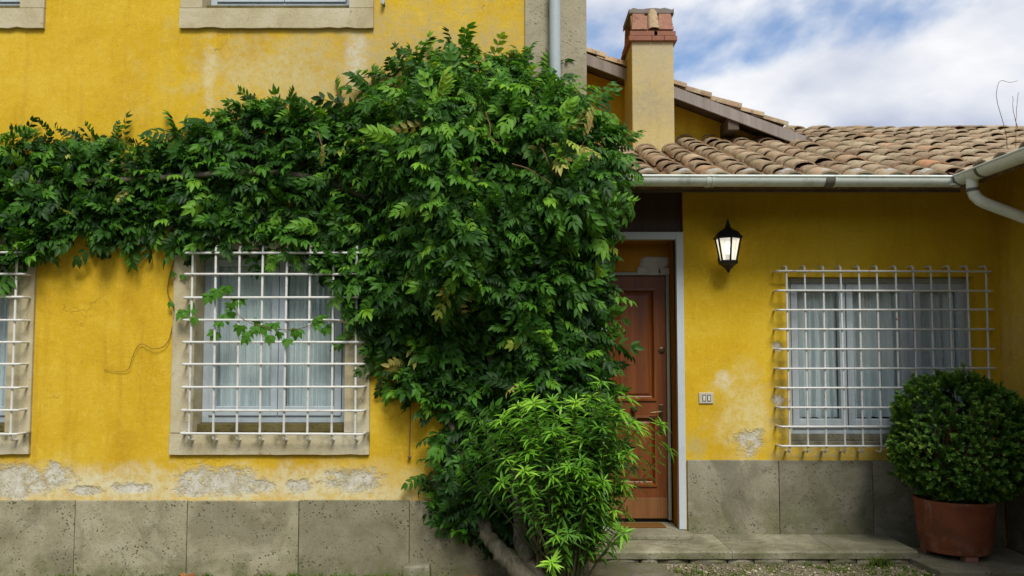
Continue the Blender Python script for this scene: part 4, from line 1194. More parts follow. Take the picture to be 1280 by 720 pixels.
# ------------------------------------------------------------------ foliage helpers
def mesh_from_tris(name, V, T, tint, mat):
    me = bpy.data.meshes.new(name)
    me.vertices.add(len(V)); me.vertices.foreach_set('co', np.asarray(V, dtype=np.float32).ravel())
    nt = len(T)
    me.loops.add(nt * 3); me.polygons.add(nt)
    me.loops.foreach_set('vertex_index', np.asarray(T, dtype=np.int32).ravel())
    me.polygons.foreach_set('loop_start', np.arange(0, nt * 3, 3, dtype=np.int32))
    try: me.polygons.foreach_set('loop_total', np.full(nt, 3, dtype=np.int32))
    except Exception: pass
    me.update(calc_edges=True)
    a = me.attributes.new('tint', 'FLOAT', 'POINT'); a.data.foreach_set('value', np.asarray(tint, dtype=np.float32))
    me.materials.append(mat)
    me.polygons.foreach_set('use_smooth', np.ones(nt, dtype=bool))
    return me
LT = np.array([(0,1,3),(1,4,3),(1,2,4),(0,5,1),(1,5,6),(1,6,2)])
def leaflet(base, d, nrm, L, W, fold=0.18, curl=0.12, p1=0.30, p2=0.66, w2=0.74):
    d = d / np.linalg.norm(d); s = np.cross(nrm, d); s /= np.linalg.norm(s); n = np.cross(d, s)
    h = W / 2
    pts = [base, base + d * L * .5 - n * curl * L * .25, base + d * L - n * curl * L]
    for sg in (1, -1):
        pts.append(base + d * L * p1 + s * sg * h + n * (fold * W - curl * L * .09))
        pts.append(base + d * L * p2 + s * sg * h * w2 + n * (fold * W * .8 - curl * L * .44))
    return np.array(pts)
def compound_leaf(r, pairs, L):
    V, T = [], []
    side_bend = r.uniform(-.12, .12); droop = r.uniform(.15, .5)
    def rach(t): return np.array([L * t * (1 - .1 * droop * t), side_bend * L * t * t, -droop * L * t * t * .6])
    def add(p):
        b = sum(len(x) for x in V); V.append(p); T.append(LT + b)
    for i in range(pairs):
        t = .22 + .70 * i / (pairs - 1)
        p = rach(t); tan = rach(t + .02) - rach(t - .02); tan /= np.linalg.norm(tan)
        prof = .78 + .3 * math.sin(math.pi * (i + .5) / pairs)
        for sg in (1, -1):
            ang = R(r.uniform(52, 70) - 16 * t)
            lat = np.array([0, sg, 0.])
            d = tan * math.cos(ang) + lat * math.sin(ang) + np.array([0, 0, -r.uniform(.1, .45)])
            nr = np.array([r.uniform(-.15, .15), -sg * r.uniform(-.1, .35), 1.])
            l = L * .32 * prof * r.uniform(.9, 1.1)
            add(leaflet(p, d, nr, l, l * r.uniform(.40, .48), r.uniform(.1, .3), r.uniform(.05, .3)))
    p = rach(.96); tan = rach(1) - rach(.94)
    l = L * .34
    add(leaflet(p, tan + np.array([0, 0, -.02 * 1]) * L, np.array([0, 0, 1.]), l, l * .44, .2, .25))
    # rachis strip
    b = sum(len(x) for x in V)
    st_ = []
    for t in (0, .35, .7, .97):
        q = rach(t); st_ += [q + np.array([0, .0022, 0]), q - np.array([0, .0022, 0])]
    V.append(np.array(st_)); T.append(np.array([(0,1,2),(1,3,2),(2,3,4),(3,5,4),(4,5,6),(5,7,6)]) + b)
    return np.concatenate(V), np.concatenate(T)
def frames(d, n):
    d = d / np.linalg.norm(d, axis=1, keepdims=True)
    s = np.cross(n, d); s /= np.linalg.norm(s, axis=1, keepdims=True)
    n2 = np.cross(d, s)
    return np.stack([d, s, n2], axis=2)       # columns
def instance(variants, pos, fr, sc, tint, pick):
    Vs, Ts, Cs = [], [], []; off = 0
    for vi, (V, T) in enumerate(variants):
        idx = np.where(pick == vi)[0]
        if len(idx) == 0: continue
        W = np.einsum('nij,vj->nvi', fr[idx], V) * sc[idx][:, None, None] + pos[idx][:, None, :]
        nv = len(V)
        TT = T[None] + (np.arange(len(idx)) * nv)[:, None, None] + off
        Vs.append(W.reshape(-1, 3)); Ts.append(TT.reshape(-1, 3)); Cs.append(np.repeat(tint[idx], nv))
        off += len(idx) * nv
    return np.concatenate(Vs), np.concatenate(Ts), np.concatenate(Cs)
def obj_tris(name, V, T, C, mat, parent=None, kind=None):
    c = (V.min(0) + V.max(0)) / 2
    o = link(bpy.data.objects.new(name, mesh_from_tris(name, V - c, T, C, mat)))
    WL[o.name] = Vector(c)
    if parent: o.parent = parent; o.location = Vector(c) - WL[parent.name]
    else: o.location = Vector(c)
    if kind: o['kind'] = kind
    return o

# ------------------------------------------------------------------ wisteria on the wall
poly = np.array([(-130,175),(-40,172),(0,172),(50,165),(95,172),(140,172),(190,178),(232,165),(258,146),(300,136),(325,120),(350,122),(372,134),(405,140),(440,132),(462,116),(482,94),(515,78),(545,66),(580,64),(612,70),(655,76),(690,92),(715,108),(738,122),(757,148),(770,178),(778,205),(782,238),(768,262),(758,290),(746,320),(748,350),(760,380),(762,420),(758,460),(762,500),(752,560),(740,620),(700,672),(650,674),(592,664),(552,636),(538,590),(552,545),(545,515),(505,490),(485,465),(470,430),(448,405),(436,372),(410,342),(384,318),(335,308),(285,303),(250,303),(216,286),(185,296),(150,306),(120,296),(85,300),(55,316),(30,336),(5,338),(-50,330),(-130,325)], float)
def seg_dist(pts, pg):
    a = pg; b = np.roll(pg, -1, 0); out = np.full(len(pts), 1e9)
    for p, q in zip(a, b):
        e = q - p; t = np.clip(((pts - p) @ e) / (e @ e), 0, 1)
        out = np.minimum(out, np.linalg.norm(pts - (p + t[:, None] * e), axis=1))
    return out
def inside(pts, pg):
    x, y = pts[:, 0], pts[:, 1]; c = np.zeros(len(pts), bool)
    a = pg; b = np.roll(pg, -1, 0)
    for p, q in zip(a, b):
        cond = ((p[1] > y) != (q[1] > y))
        xi = (q[0] - p[0]) * (y - p[1]) / (q[1] - p[1] + 1e-9) + p[0]
        c ^= cond & (x < xi)
    return c
bc = np.stack([rng.uniform(-120, 800, 260), rng.uniform(60, 660, 260)], 1)
br = rng.uniform(20, 55, 260); ba = rng.uniform(-.36, .22, 260)
def thick(pts):
    d = np.where(inside(pts, poly), seg_dist(pts, poly), 0)
    x, y = pts[:, 0], pts[:, 1]
    T = .34 + .34 * np.clip((x - 400) / 160, 0, 1) * np.clip(1.25 - np.abs(y - 260) / 420, .3, 1)
    t = T * (1 - np.exp(-d / 26.0)) + .05
    bump = np.zeros(len(pts))
    for c, r_, a_ in zip(bc, br, ba):
        bump += a_ * np.exp(-((pts - c) ** 2).sum(1) / (2 * r_ * r_))
    return t + bump * np.clip(d / 20, 0, 1)
def unproj(pts, Y):
    u = (pts[:, 0] - 640) / F_PX; v = (360 + SHIFT_PX - pts[:, 1]) / F_PX
    dy = math.cos(PITCH) - v * math.sin(PITCH); dz = math.sin(PITCH) + v * math.cos(PITCH)
    k = Y / dy
    return np.stack([u * k, Y, CAM_Z + dz * k], 1)
vine = empty('climbing_vine', (0.15, 5.6, 0), 'large dark green climbing vine spreading across the yellow house wall', 'vine')
variants = [compound_leaf(random.Random(100 + i), random.Random(i).choice((3, 4, 5, 5, 6)), 0.20 + .012 * (i % 4)) for i in range(14)]
NL = 9800
cand = np.stack([rng.uniform(-130, 800, NL * 4), rng.uniform(40, 670, NL * 4)], 1)
cand = cand[inside(cand, poly)][:NL]
N = len(cand)
t = thick(cand)
gx = (thick(cand + [4, 0]) - thick(cand - [4, 0])) / (8 * .0058)
gz = (thick(cand - [0, 4]) - thick(cand + [0, 4])) / (8 * .0058)
nrm = np.stack([-gx, -np.ones(N), -gz], 1); nrm /= np.linalg.norm(nrm, axis=1, keepdims=True)
inn = np.minimum(rng.exponential(.085, N), np.maximum(t - .03, .02))
inn[rng.random(N) < .22] += .12
pos = unproj(cand, YL - t + np.minimum(inn, t - .02))
rndv = rng.normal(0, 1, (N, 3))
d = nrm * .5 + rndv * .95 + np.array([0, -.15, -.25])
upd = np.array([0, -.35, .75])
nn_ = nrm * .55 + upd * .75 + rng.normal(0, .42, (N, 3))
FR = frames(d, nn_)
sc = np.clip(rng.normal(.80, .19, N), .4, 1.25)
# tint: lighter towards the upper right, darker low down on that side
tint = np.clip(rng.beta(1.5, 2.3, N) * .78 + .02 + .14 * np.clip((cand[:, 0] - 350) / 300, 0, 1) * np.clip((420 - cand[:, 1]) / 300, -.6, 1), 0, .95)
yel = rng.random(N) < .011
tint[yel] = rng.uniform(.85, 1.0, yel.sum())
for cx_, cy_, r_ in ((705, 185, 26), (695, 200, 16), (783, 285, 20), (565, 372, 18), (455, 172, 8)):
    m = (np.hypot(cand[:, 0] - cx_, cand[:, 1] - cy_) < r_) & (inn < .08) & (rng.random(N) < .55)
    tint[m] = rng.uniform(.88, 1.0, m.sum())
pick = rng.integers(0, len(variants), N)
# the 300 outermost leaves are single parts
order = np.argsort(inn + rng.uniform(0, .01, N) + np.where((cand[:, 0] < 5), 5, 0))
front = order[:300]
rest = np.setdiff1d(np.arange(N), front)
V, T_, C = instance(variants, pos[rest], FR[rest], sc[rest], tint[rest], pick[rest])
obj_tris('foliage', V, T_, C, M['vine_leaf'], vine, 'stuff')
vm = {}
for i in front:
    lvl = min(4, int(tint[i] * 5)) if tint[i] < .88 else 5
    key = (int(pick[i]), lvl)
    if key not in vm:
        Vv, Tv = variants[key[0]]
        vm[key] = mesh_from_tris('leaf', Vv, Tv, np.full(len(Vv), .1 + .2 * lvl if lvl < 5 else .95), M['vine_leaf'])
    o = link(bpy.data.objects.new('leaf', vm[key])); o.parent = vine
    m = Matrix(FR[i].tolist()).to_4x4() @ Matrix.Scale(float(sc[i]), 4)
    m.translation = Vector(pos[i]) - WL[vine.name]
    o.matrix_basis = m
# trunks
def trunk(pxs, rads, name='trunk', mat='bark', parent=vine, seg=12, wob=.012):
    pts = []
    ctr = [Vector(P(*p)) for p in pxs]
    # catmull-rom
    for i in range(len(ctr) - 1):
        p0, p1, p2, p3 = ctr[max(i-1, 0)], ctr[i], ctr[i+1], ctr[min(i+2, len(ctr)-1)]
        for k in range(6):
            u = k / 6
            pts.append(.5 * ((2*p1) + (-p0 + p2)*u + (2*p0 - 5*p1 + 4*p2 - p3)*u*u + (-p0 + 3*p1 - 3*p2 + p3)*u**3))
    pts.append(ctr[-1])
    n = len(pts)
    rr = [np.interp(i / (n - 1), np.linspace(0, 1, len(rads)), rads) * random.uniform(.9, 1.12) for i in range(n)]
    pts = [p + Vector((random.uniform(-wob, wob), random.uniform(-wob, wob), 0)) for p in pts]
    return MB().tube(pts, rr, seg).build(name, M[mat], parent, smooth=True)
trunk([(672, 738, 5.45), (648, 712, 5.5), (625, 688, 5.55), (608, 668, 5.62), (600, 630, 5.74), (575, 560, 5.76), (540, 480, 5.79)], [.075, .068, .058, .05, .04, .03, .02])
trunk([(682, 738, 5.48), (662, 705, 5.54), (652, 680, 5.6), (648, 640, 5.70), (640, 540, 5.74), (600, 400, 5.76), (520, 290, 5.78), (380, 220, 5.72), (150, 225, 5.75), (-80, 230, 5.76)], [.075, .06, .055, .05, .045, .04, .035, .025, .02, .012])
trunk([(690, 738, 5.58), (670, 700, 5.63), (668, 670, 5.65), (680, 600, 5.72), (690, 450, 5.76), (660, 250, 5.72), (620, 110, 5.74)], [.06, .05, .055, .05, .04, .03, .012])
trunk([(705, 738, 5.6), (715, 700, 5.62), (722, 660, 5.62), (715, 560, 5.6), (730, 380, 5.6), (745, 220, 5.65)], [.028, .022, .02, .018, .015, .01])
for k in range(16):           # thin hanging stems by the base
    x0 = random.uniform(668, 725)
    trunk([(x0 + random.uniform(-15, 15), 735, 5.5), (x0, 700, 5.47), (x0 + random.uniform(-10, 10), 665, 5.46), (x0 + random.uniform(-30, 30), 620, 5.5)], [.007, .006, .005, .004], 'stem', 'twig', vine, 6, .006)
for k in range(22):           # woody shoots running through the foliage
    x0, y0 = random.choice([(random.uniform(470, 740), random.uniform(110, 470)), (random.uniform(40, 450), random.uniform(190, 270))])
    yy = YL - float(thick(np.array([[x0, y0]]))[0]) + .05
    dx_, dy_ = random.uniform(-45, 45), random.uniform(-50, 30)
    trunk([(x0, y0, yy), (x0 + dx_ * .4, y0 + dy_ * .3 + 6, yy - .03), (x0 + dx_ * .8, y0 + dy_ * .8, yy - .02), (x0 + dx_, y0 + dy_ * 1.3, yy + .02)], [.007, .006, .004, .003], 'stem', 'twig', vine, 6, .006)
for pts_ in ([(607, 140, 5.2), (613, 160, 5.16), (612, 172, 5.15), (622, 178, 5.14), (628, 176, 5.15)], [(640, 205, 5.12), (662, 212, 5.1), (690, 230, 5.12)], [(397, 165, 5.42), (405, 190, 5.4), (402, 205, 5.4)], [(420, 120, 5.8), (440, 100, 5.78), (470, 95, 5.7)]):
    trunk(pts_, [.005, .004, .003], 'tendril', 'twig', vine, 6, .003)

# creeper sprig on the grille
def palmate(r, L):
    V, T = [], []
    for ang in (-75, -38, 0, 38, 75):
        b = sum(len(x) for x in V)
        a = R(ang + r.uniform(-6, 6)); l = L * (1 - abs(ang) / 230)
        V.append(leaflet(np.zeros(3), np.array([math.cos(a), math.sin(a), r.uniform(-.3, 0)]), np.array([0, 0, 1.]), l, l * .48, .1, .25, .42, .72, .7)); T.append(LT + b)
    return np.concatenate(V), np.concatenate(T)
pv = [palmate(random.Random(i), .085) for i in range(4)]
sprig = empty('creeper_sprig', (-1.9, 5.72, 1.7), 'thin creeper sprig with lobed leaves woven through the white window grille', 'vine')
spots = [(272, 362), (284, 360), (297, 368), (288, 378), (281, 392), (290, 390), (276, 404), (270, 414), (303, 408), (312, 414), (306, 420), (318, 410), (331, 408), (336, 420), (344, 404), (352, 416), (360, 422), (366, 414), (374, 410), (392, 396), (402, 392), (398, 404), (408, 410), (240, 386), (230, 392), (244, 396), (262, 368), (325, 400)]
gp = np.array([P(x + random.uniform(-3, 3), y + random.uniform(-3, 3), 5.72 + random.uniform(-.04, .05)) for x, y in spots])
n = len(gp)
for i in range(n):
    fr_ = frames(np.array([[random.uniform(-.6, .6), random.uniform(-.4, .1), random.uniform(-1, -.2)]]), np.array([[random.uniform(-.4, .4), -1, random.uniform(.1, .7)]]))
    Vv, Tv = pv[i % 4]
    if i < 4: pvm = globals().setdefault('pvm_', {})
    key = i % 4
    if key not in pvm_: pvm_[key] = mesh_from_tris('leaf', Vv, Tv, np.full(len(Vv), .55), M['vine_leaf'])
    o = link(bpy.data.objects.new('leaf', pvm_[key])); o.parent = sprig
    m = Matrix(fr_[0].tolist()).to_4x4() @ Matrix.Scale(random.uniform(.7, 1.15), 4); m.translation = Vector(gp[i]) - WL[sprig.name]; o.matrix_basis = m
trunk([(438, 405, 5.6), (408, 400, 5.7), (378, 410, 5.72), (350, 412, 5.72), (320, 406, 5.72), (300, 395, 5.72), (285, 370, 5.72), (265, 362, 5.72)], [.0035, .003, .002], 'stem', 'twig', sprig, 6, .004)
trunk([(219, 320, 5.83), (212, 345, 5.81), (210, 368, 5.83), (217, 382, 5.82), (216, 405, 5.83), (208, 430, 5.83), (192, 436, 5.82), (176, 430, 5.83), (166, 445, 5.83), (160, 462, 5.83), (145, 464, 5.835), (130, 462, 5.84)], [.004, .003, .0022, .0015], 'tendril', 'twig', sprig, 6, .002)
for (x, y) in ((214, 378), (217, 340), (228, 343), (232, 388), (238, 380)):
    fr_ = frames(np.array([[random.uniform(-.6, .6), -.2, -.6]]), np.array([[0, -1, .4]]))
    o = link(bpy.data.objects.new('leaf', pvm_[random.randrange(4)])); o.parent = sprig
    m = Matrix(fr_[0].tolist()).to_4x4() @ Matrix.Scale(.6, 4); m.translation = P(x, y, 5.8) - WL[sprig.name]; o.matrix_basis = m

# ------------------------------------------------------------------ bright lance-leaved shrub
shrub = empty('flowering_shrub', (.35, 5.5, 0), 'bright lime green shrub with narrow pointed leaves in front of the vine', 'shrub')
tips = [(646,502),(624,521),(740,491),(755,517),(669,562),(661,547),(766,585),(766,604),(717,630),(770,634),(777,656),(725,656),(687,641),(601,529),(828,527),(710,577),(699,611),(747,559),(785,492),(700,520),(720,500),(680,535),(735,530),(770,540),(790,520),(758,560),(740,600),(725,585),(752,625),(690,590),(760,640),(705,555),(775,565),(730,545),(665,500),(640,535),(800,530),(715,540),(762,500),(748,505),(655,585),(735,640),(700,690),(690,702),(585,545),(575,580),(600,560),(610,590),(630,570),(625,600),(650,520),(690,500),(708,600),(745,660),(735,675),(755,600),(780,600)]
def lance(r, L, W):
    d = np.array([1., 0, 0])
    V = leaflet(np.zeros(3), d, np.array([0, 0, 1.]), L, W, .25, r.uniform(.1, .4), .32, .68, .72)
    return V, LT
tips = tips + [(x + random.gauss(0, 16), min(y + random.gauss(4, 14), 665)) for x, y in tips[:44:1]]
lv = [lance(random.Random(i), .10, .018) for i in range(6)]
lp, ld, ln_, lt, ls = [], [], [], [], []
for ti, (tx, ty) in enumerate(tips):
    Yt = 5.12 + random.uniform(-.10, .25) + .12 * (ty > 620)
    tip = P(tx, ty, Yt)
    base = P(random.uniform(690, 722), 740, 5.52 + random.uniform(-.05, .05)); base.z = -.02
    mid = base.lerp(tip, .55) + Vector((random.uniform(-.06, .06), random.uniform(-.12, .02), .10))
    pts = []
    n = 14
    for k in range(n + 1):
        u = k / n
        pts.append(base * (1-u)**2 + mid * 2*u*(1-u) + tip * u*u)
    MB().tube(pts, [.007 * (1 - .75 * k / n) for k in range(n + 1)], 6).build('stem', M['green_stem'], shrub, smooth=True)
    length = sum((pts[k+1] - pts[k]).length for k in range(n))
    ax = (pts[-1] - pts[-2]).normalized()
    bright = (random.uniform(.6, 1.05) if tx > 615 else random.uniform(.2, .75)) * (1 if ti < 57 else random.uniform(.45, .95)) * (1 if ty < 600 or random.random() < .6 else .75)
    # rosette at the tip
    for k in range(random.choice((8, 11, 14, 17))):
        a = 2.4 * k + random.uniform(-.3, .3); el = .15 + .9 * k / 17 + random.uniform(-.15, .15)
        s1 = ax.orthogonal().normalized(); s2 = ax.cross(s1)
        dd = (s1 * math.cos(a) + s2 * math.sin(a)) * math.cos(el * .9) + ax * (math.sin(el * .9) * .9 - .05) + Vector((0, -.2, -.12))
        lp.append(tip - ax * (.04 * (1 - k / 17))); ld.append(dd); ln_.append(ax + Vector((0, -.3, .6))); lt.append(min(1, bright * random.uniform(.75, 1.1))); ls.append(random.uniform(.55, 1.25) * (1 - .35 * k / 17))
    # whorls down the stem
    s_ = .05
    while s_ < min(.5, length * .6):
        u = 1 - s_ / length
        k = u * n; i0 = min(int(k), n - 1); p = pts[i0].lerp(pts[i0+1], k - i0); tdir = (pts[i0+1] - pts[i0]).normalized()
        s1 = tdir.orthogonal().normalized(); s2 = tdir.cross(s1); a0 = random.uniform(0, 6.28)
        for q in range(3):
            a = a0 + q * 2.094
            dd = (s1 * math.cos(a) + s2 * math.sin(a)) + tdir * .5 + Vector((0, -.15, -.15))
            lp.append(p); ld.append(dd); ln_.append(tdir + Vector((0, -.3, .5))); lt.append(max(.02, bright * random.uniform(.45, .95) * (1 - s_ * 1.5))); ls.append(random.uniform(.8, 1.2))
        s_ += .062
lp = np.array([tuple(p) for p in lp]); ld = np.array([tuple(p) for p in ld]); ln_ = np.array([tuple(p) for p in ln_]); lt = np.array(lt); ls = np.array(ls)
ln_ += rng.normal(0, .15, ln_.shape)
FRs = frames(ld, ln_); pk = rng.integers(0, 6, len(lp))
ordr = np.argsort(lp[:, 1]); fr300 = ordr[:300]; rest = ordr[300:]
V, T_, C = instance(lv, lp[rest], FRs[rest], ls[rest], lt[rest], pk[rest])
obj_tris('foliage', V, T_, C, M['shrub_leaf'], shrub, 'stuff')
sm_ = {}
for i in fr300:
    key = (int(pk[i]), int(lt[i] * 4))
    if key not in sm_: sm_[key] = mesh_from_tris('leaf', lv[key[0]][0], LT, np.full(7, .12 + .25 * key[1]), M['shrub_leaf'])
    o = link(bpy.data.objects.new('leaf', sm_[key])); o.parent = shrub
    m = Matrix(FRs[i].tolist()).to_4x4() @ Matrix.Scale(float(ls[i]), 4); m.translation = Vector(lp[i]) - WL[shrub.name]; o.matrix_basis = m

# ------------------------------------------------------------------ potted box shrub
pc = Vector((PX(1198, 690, 6.22), 6.26, .05))
pot = empty('terracotta_pot', (pc.x, pc.y, .05), 'weathered round terracotta pot on small brick feet', 'pot')
zt = PZ(1198, 630, 6.0)
zb_ = .088
MB().lathe(pc.x, pc.y, [(0.224, zb_), (0.242, zb_ + .01), (0.249, zb_ + .05), (0.255, zb_ + .06), (0.280, zt - .10), (0.285, zt - .03), (0.290, zt - .01), (0.286, zt), (0.264, zt), (0.260, zt - .06), (0.246, zt - .09)], 40).build('body', M['terracotta'], pot, smooth=True)
MB().lathe(pc.x, pc.y, [(0.255, zt - .062), (0.132, zt - .05), (0.001, zt - .045)], 24).build('soil', M['soil'], pot)
for a in (-90, 30, 150):
    q = pc + Vector((math.cos(R(a)), math.sin(R(a)), 0)) * .185
    MB().box(q.x - .045, q.x + .045, q.y - .045, q.y + .045, .05, zb_ + .001).build('brick_foot', M['brick'], pot, 0.004)
bush = empty('box_shrub', (pc.x, pc.y, zt - .05), 'dense clipped round box shrub growing in the terracotta pot', 'shrub')
bcn = Vector((PX(1207, 552, 6.2), 6.24, PZ(1205, 552, 6.2)))
NS = 2200
u = rng.normal(0, 1, (NS, 3)); u /= np.linalg.norm(u, axis=1, keepdims=True)
def lumpf(w):
    out = np.zeros(len(w))
    for c_, a_ in zip(lc, la): out += a_ * np.exp(-((w - c_) ** 2).sum(1) / (2 * .17 ** 2))
    return out
lc = rng.normal(0, 1, (90, 3)); lc /= np.linalg.norm(lc, axis=1, keepdims=True); la = rng.uniform(-.17, .15, 90)
lump = lumpf(u)
rad = np.array([.525, .51, .47])
sin_ = np.minimum(rng.exponential(.06, NS), .3)
q = u * (1 + lump * .8)[:, None] * (1 - sin_)[:, None]
loose = rng.random(NS) < .10
q[loose] *= (1 + rng.uniform(.02, .10, loose.sum()))[:, None]
sp_ = q * rad + np.array(bcn)
ax_ = u * .8 + rng.normal(0, .45, (NS, 3)) + np.array([0, 0, .45]); ax_ /= np.linalg.norm(ax_, axis=1, keepdims=True)
K = 26
ln_s = rng.uniform(.05, .10, NS)
tpar = np.tile(np.linspace(0, 1, K), NS); si = np.repeat(np.arange(NS), K)
azl = tpar * K * 1.9 + rng.uniform(0, 6.28, NS)[si]
o1 = np.cross(ax_, rng.normal(0, 1, (NS, 3))); o1 /= np.linalg.norm(o1, axis=1, keepdims=True); o2 = np.cross(ax_, o1)
bpz = sp_[si] + ax_[si] * (ln_s[si] * (tpar - .6))[:, None]
dd = (o1[si] * np.cos(azl)[:, None] + o2[si] * np.sin(azl)[:, None]) + ax_[si] * (.35 + .7 * tpar)[:, None]
nb = ax_[si] + rng.normal(0, .25, (NS * K, 3)) + np.array([0, -.1, .4])
boxl = [(leaflet(np.zeros(3), np.array([1., 0, 0]), np.array([0, 0, 1.]),   .023, .014, .12, .15, .3, .72, .85), LT)]
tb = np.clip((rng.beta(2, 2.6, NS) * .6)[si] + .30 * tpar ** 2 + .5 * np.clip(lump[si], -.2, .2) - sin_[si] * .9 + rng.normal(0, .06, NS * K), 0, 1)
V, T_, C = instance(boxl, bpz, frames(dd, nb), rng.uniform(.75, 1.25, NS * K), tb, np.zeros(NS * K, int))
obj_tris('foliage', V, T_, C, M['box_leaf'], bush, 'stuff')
# inner branching
for k in range(26):
    a = random.uniform(0, 6.28); e = random.uniform(.1, 1.4)
    tip = bcn + Vector((math.cos(a) * math.cos(e) * .45, math.sin(a) * math.cos(e) * .42, math.sin(e) * .36 - .05))
    b0 = Vector((pc.x + random.uniform(-.05, .05), pc.y + random.uniform(-.05, .05), zt - .06))
    mid = b0.lerp(tip, .5) + Vector((random.uniform(-.05, .05), random.uniform(-.05, .05), .04))
    MB().tube([b0, mid, tip], [.012, .008, .003], 6).build('branch', M['twig'], bush)

# ------------------------------------------------------------------ ground cover
NP = 9000
px_ = rng.uniform(-4.6, 4.3, NP); py_ = rng.uniform(5.15, 6.16, NP)
keep = ((py_ < YL - .03) | (px_ > XR + .02)) & ~((px_ > .5) & (px_ < 1.15) & (py_ > 5.7))
px_, py_ = px_[keep], py_[keep]; n = len(px_)
oct_v = np.array([(1,0,0),(0,1,0),(-1,0,0),(0,-1,0),(.1,.1,.75),(0,0,-.5),(.75,.7,.2),(-.7,-.75,.25)], float)
oct_t = np.array([(0,6,4),(6,1,4),(1,2,4),(2,7,4),(7,3,4),(3,0,4),(1,6,5),(6,0,5),(2,1,5),(7,2,5),(3,7,5),(0,3,5)])
az = rng.uniform(0, 6.28, n)
dirs = np.stack([np.cos(az), np.sin(az), rng.normal(0, .2, n)], 1)
Vp, Tp, Cp = instance([(oct_v, oct_t)], np.stack([px_, py_, rng.uniform(-.001, .006, n)], 1), frames(dirs, np.tile([0, 0, 1.], (n, 1)) + rng.normal(0, .2, (n, 3))), np.exp(rng.normal(-4.75, .42, n)), rng.beta(2, 2, n), np.zeros(n, int))
gv = obj_tris('gravel', Vp, Tp, Cp, M['pebble'], None, 'stuff')
gv['label'] = 'pale loose gravel in front of the house'; gv['category'] = 'gravel'
# grass and moss tufts
tv, tt, tcn = [], [], []
def tuft(x, y, n, h, spread):
    for _ in range(n):
        b = len(tv); a = random.uniform(0, 6.28); l = h * random.uniform(.5, 1.2); r_ = random.uniform(0, spread)
        bx_, by_ = x + r_ * math.cos(a), y + r_ * math.sin(a) * .6
        lean = random.uniform(.1, .8) * l; w = .0035; c_ = random.random()
        p, q = math.cos(a + 1.57) * w, math.sin(a + 1.57) * w
        tv.extend([(bx_ - p, by_ - q, 0), (bx_ + p, by_ + q, 0), (bx_ + lean * .4 * math.cos(a) + p * .7, by_ + lean * .4 * math.sin(a) + q * .7, l * .6), (bx_ + lean * .4 * math.cos(a) - p * .7, by_ + lean * .4 * math.sin(a) - q * .7, l * .6), (bx_ + lean * math.cos(a), by_ + lean * math.sin(a), l * .9)])
        tt.extend([(b, b+1, b+2), (b, b+2, b+3), (b+3, b+2, b+4)]); tcn.extend([c_] * 5)
for px, w in ((75, 14), (92, 10), (175, 8), (205, 6), (255, 10), (320, 12), (345, 20), (365, 14), (390, 22), (420, 22), (440, 18), (465, 20), (490, 14), (555, 10), (140, 8)):
    for _ in range(int(w * .9)):
        x = PX(px + random.gauss(0, 9), 715, 5.78)
        tuft(x, random.uniform(5.70, 5.82), 9, random.uniform(.02, .05), .025)
for _ in range(620):
    x, y = random.uniform(1.2, 3.7), random.uniform(5.68, 6.15)
    if random.random() < .5 + .5 * math.sin(x * 4 + y * 9): tuft(x, y, 9, random.uniform(.008, .03) * (1.8 if random.random() < .12 else 1), .03)
for px in (1103, 1110, 1100):
    for _ in range(5): tuft(PX(px + random.gauss(0, 5), 690, 6.1), 6.12 + random.uniform(-.03, .02), 10, random.uniform(.05, .09), .03)
go = obj_tris('grass', np.array(tv), np.array(tt), np.array(tcn), M['grass'], None, 'stuff')
go['label'] = 'short grass and moss tufts along the foot of the walls'; go['category'] = 'grass'
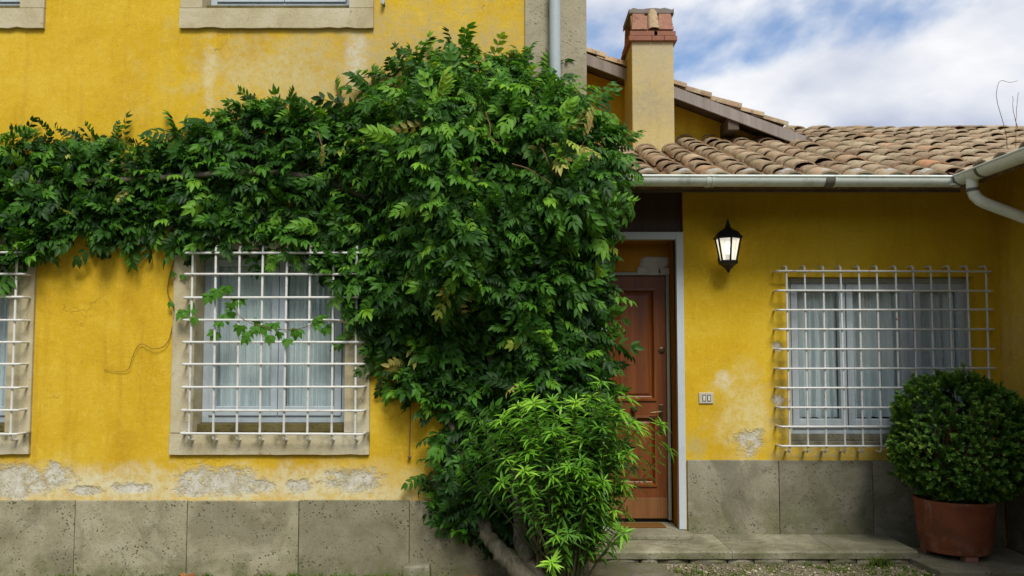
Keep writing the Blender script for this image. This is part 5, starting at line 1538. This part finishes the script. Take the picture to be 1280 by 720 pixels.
# fallen leaves
fl = [palmate(random.Random(60 + i), .05) for i in range(3)]
fm = [mesh_from_tris('fallen_leaf', V_, T__, np.full(len(V_), .3 + .2 * i), M['dry_leaf']) for i, (V_, T__) in enumerate(fl)]
FLAB = ['dry reddish fallen leaf under the plinth joint below the bare wall'] * 3 + ['brown fallen leaf lying in the grass below the grilled window'] * 2 + ['orange fallen leaf on the gravel under the doorstep edge'] + ['dry fallen leaf between the stone block and the vine trunk'] * 2
for i, (px, py, Y) in enumerate(((224, 707, 5.76), (232, 709, 5.75), (243, 709, 5.77), (376, 716, 5.72), (383, 715, 5.74), (815, 692, 6.12), (585, 712, 5.72), (600, 709, 5.74))):
    o = link(bpy.data.objects.new('fallen_leaf', fm[i % 3]))
    o.location = (PX(px, py, Y), Y, .02 + (.012 if i < 3 else 0)); o.rotation_euler = (random.uniform(-.9, .4), random.uniform(-.5, .5), random.uniform(0, 6)); o.scale = (1.2,) * 3
    tag(o, FLAB[i], 'leaf', 'dry fallen leaves at the foot of the walls')
# dry weeds on the roof
dw = empty('dry_weed', (PX(1258, 185, 6.4), 6.5, sroof_z(PX(1258, 185, 6.4))), 'thin dry weed stalks growing between the roof tiles', 'weed')
for pts_ in ([(1259, 186, 6.5), (1256, 160, 6.5), (1247, 130, 6.48), (1246, 112, 6.48), (1251, 101, 6.47), (1262, 103, 6.46), (1272, 101, 6.46)], [(1270, 190, 6.45), (1270, 150, 6.45), (1273, 115, 6.44)], [(1272, 160, 6.45), (1267, 140, 6.45), (1266, 120, 6.45)]):
    trunk(pts_, [.003, .0022, .0015], 'stalk', 'twig', dw, 5, .002)

# ------------------------------------------------------------------ unseen leaf screen added behind the viewpoint to block low sky under the eave
hedge = empty('hedge', (0, -9, 0), 'tall dark green garden hedge across the yard from the house', 'hedge')
NH = 30000
hx = rng.uniform(-16, 12, NH); hz = rng.uniform(0, 1, NH)
htop = 4.8 + .5 * np.sin(hx * .9) + .35 * np.sin(hx * 2.3 + 1)
hp_ = np.stack([hx, -9 + .45 * np.sin(hx * 1.7) + .3 * np.sin(hz * 9 + hx) + rng.normal(0, .25, NH), hz * htop], 1)
hdir = rng.normal(0, 1, (NH, 3)) + np.array([0, .8, -.3])
V, T_, C = instance([(leaflet(np.zeros(3), np.array([1., 0, 0]), np.array([0, 0, 1.]), .34, .19), LT)], hp_, frames(hdir, rng.normal(0, .5, (NH, 3)) + np.array([0, .6, .6])), rng.uniform(.7, 1.3, NH), rng.beta(2, 3, NH) * .7, np.zeros(NH, int))
obj_tris('foliage', V, T_, C, M['hedge_leaf'], hedge, 'stuff')
for k in range(10):
    x = -15 + k * 2.9
    MB().tube([(x, -9, -.05), (x + .1, -9.05, 1.5), (x + random.uniform(-.3, .3), -9, 3.2)], [.09, .07, .02], 8).build('trunk', M['bark'], hedge, smooth=True)
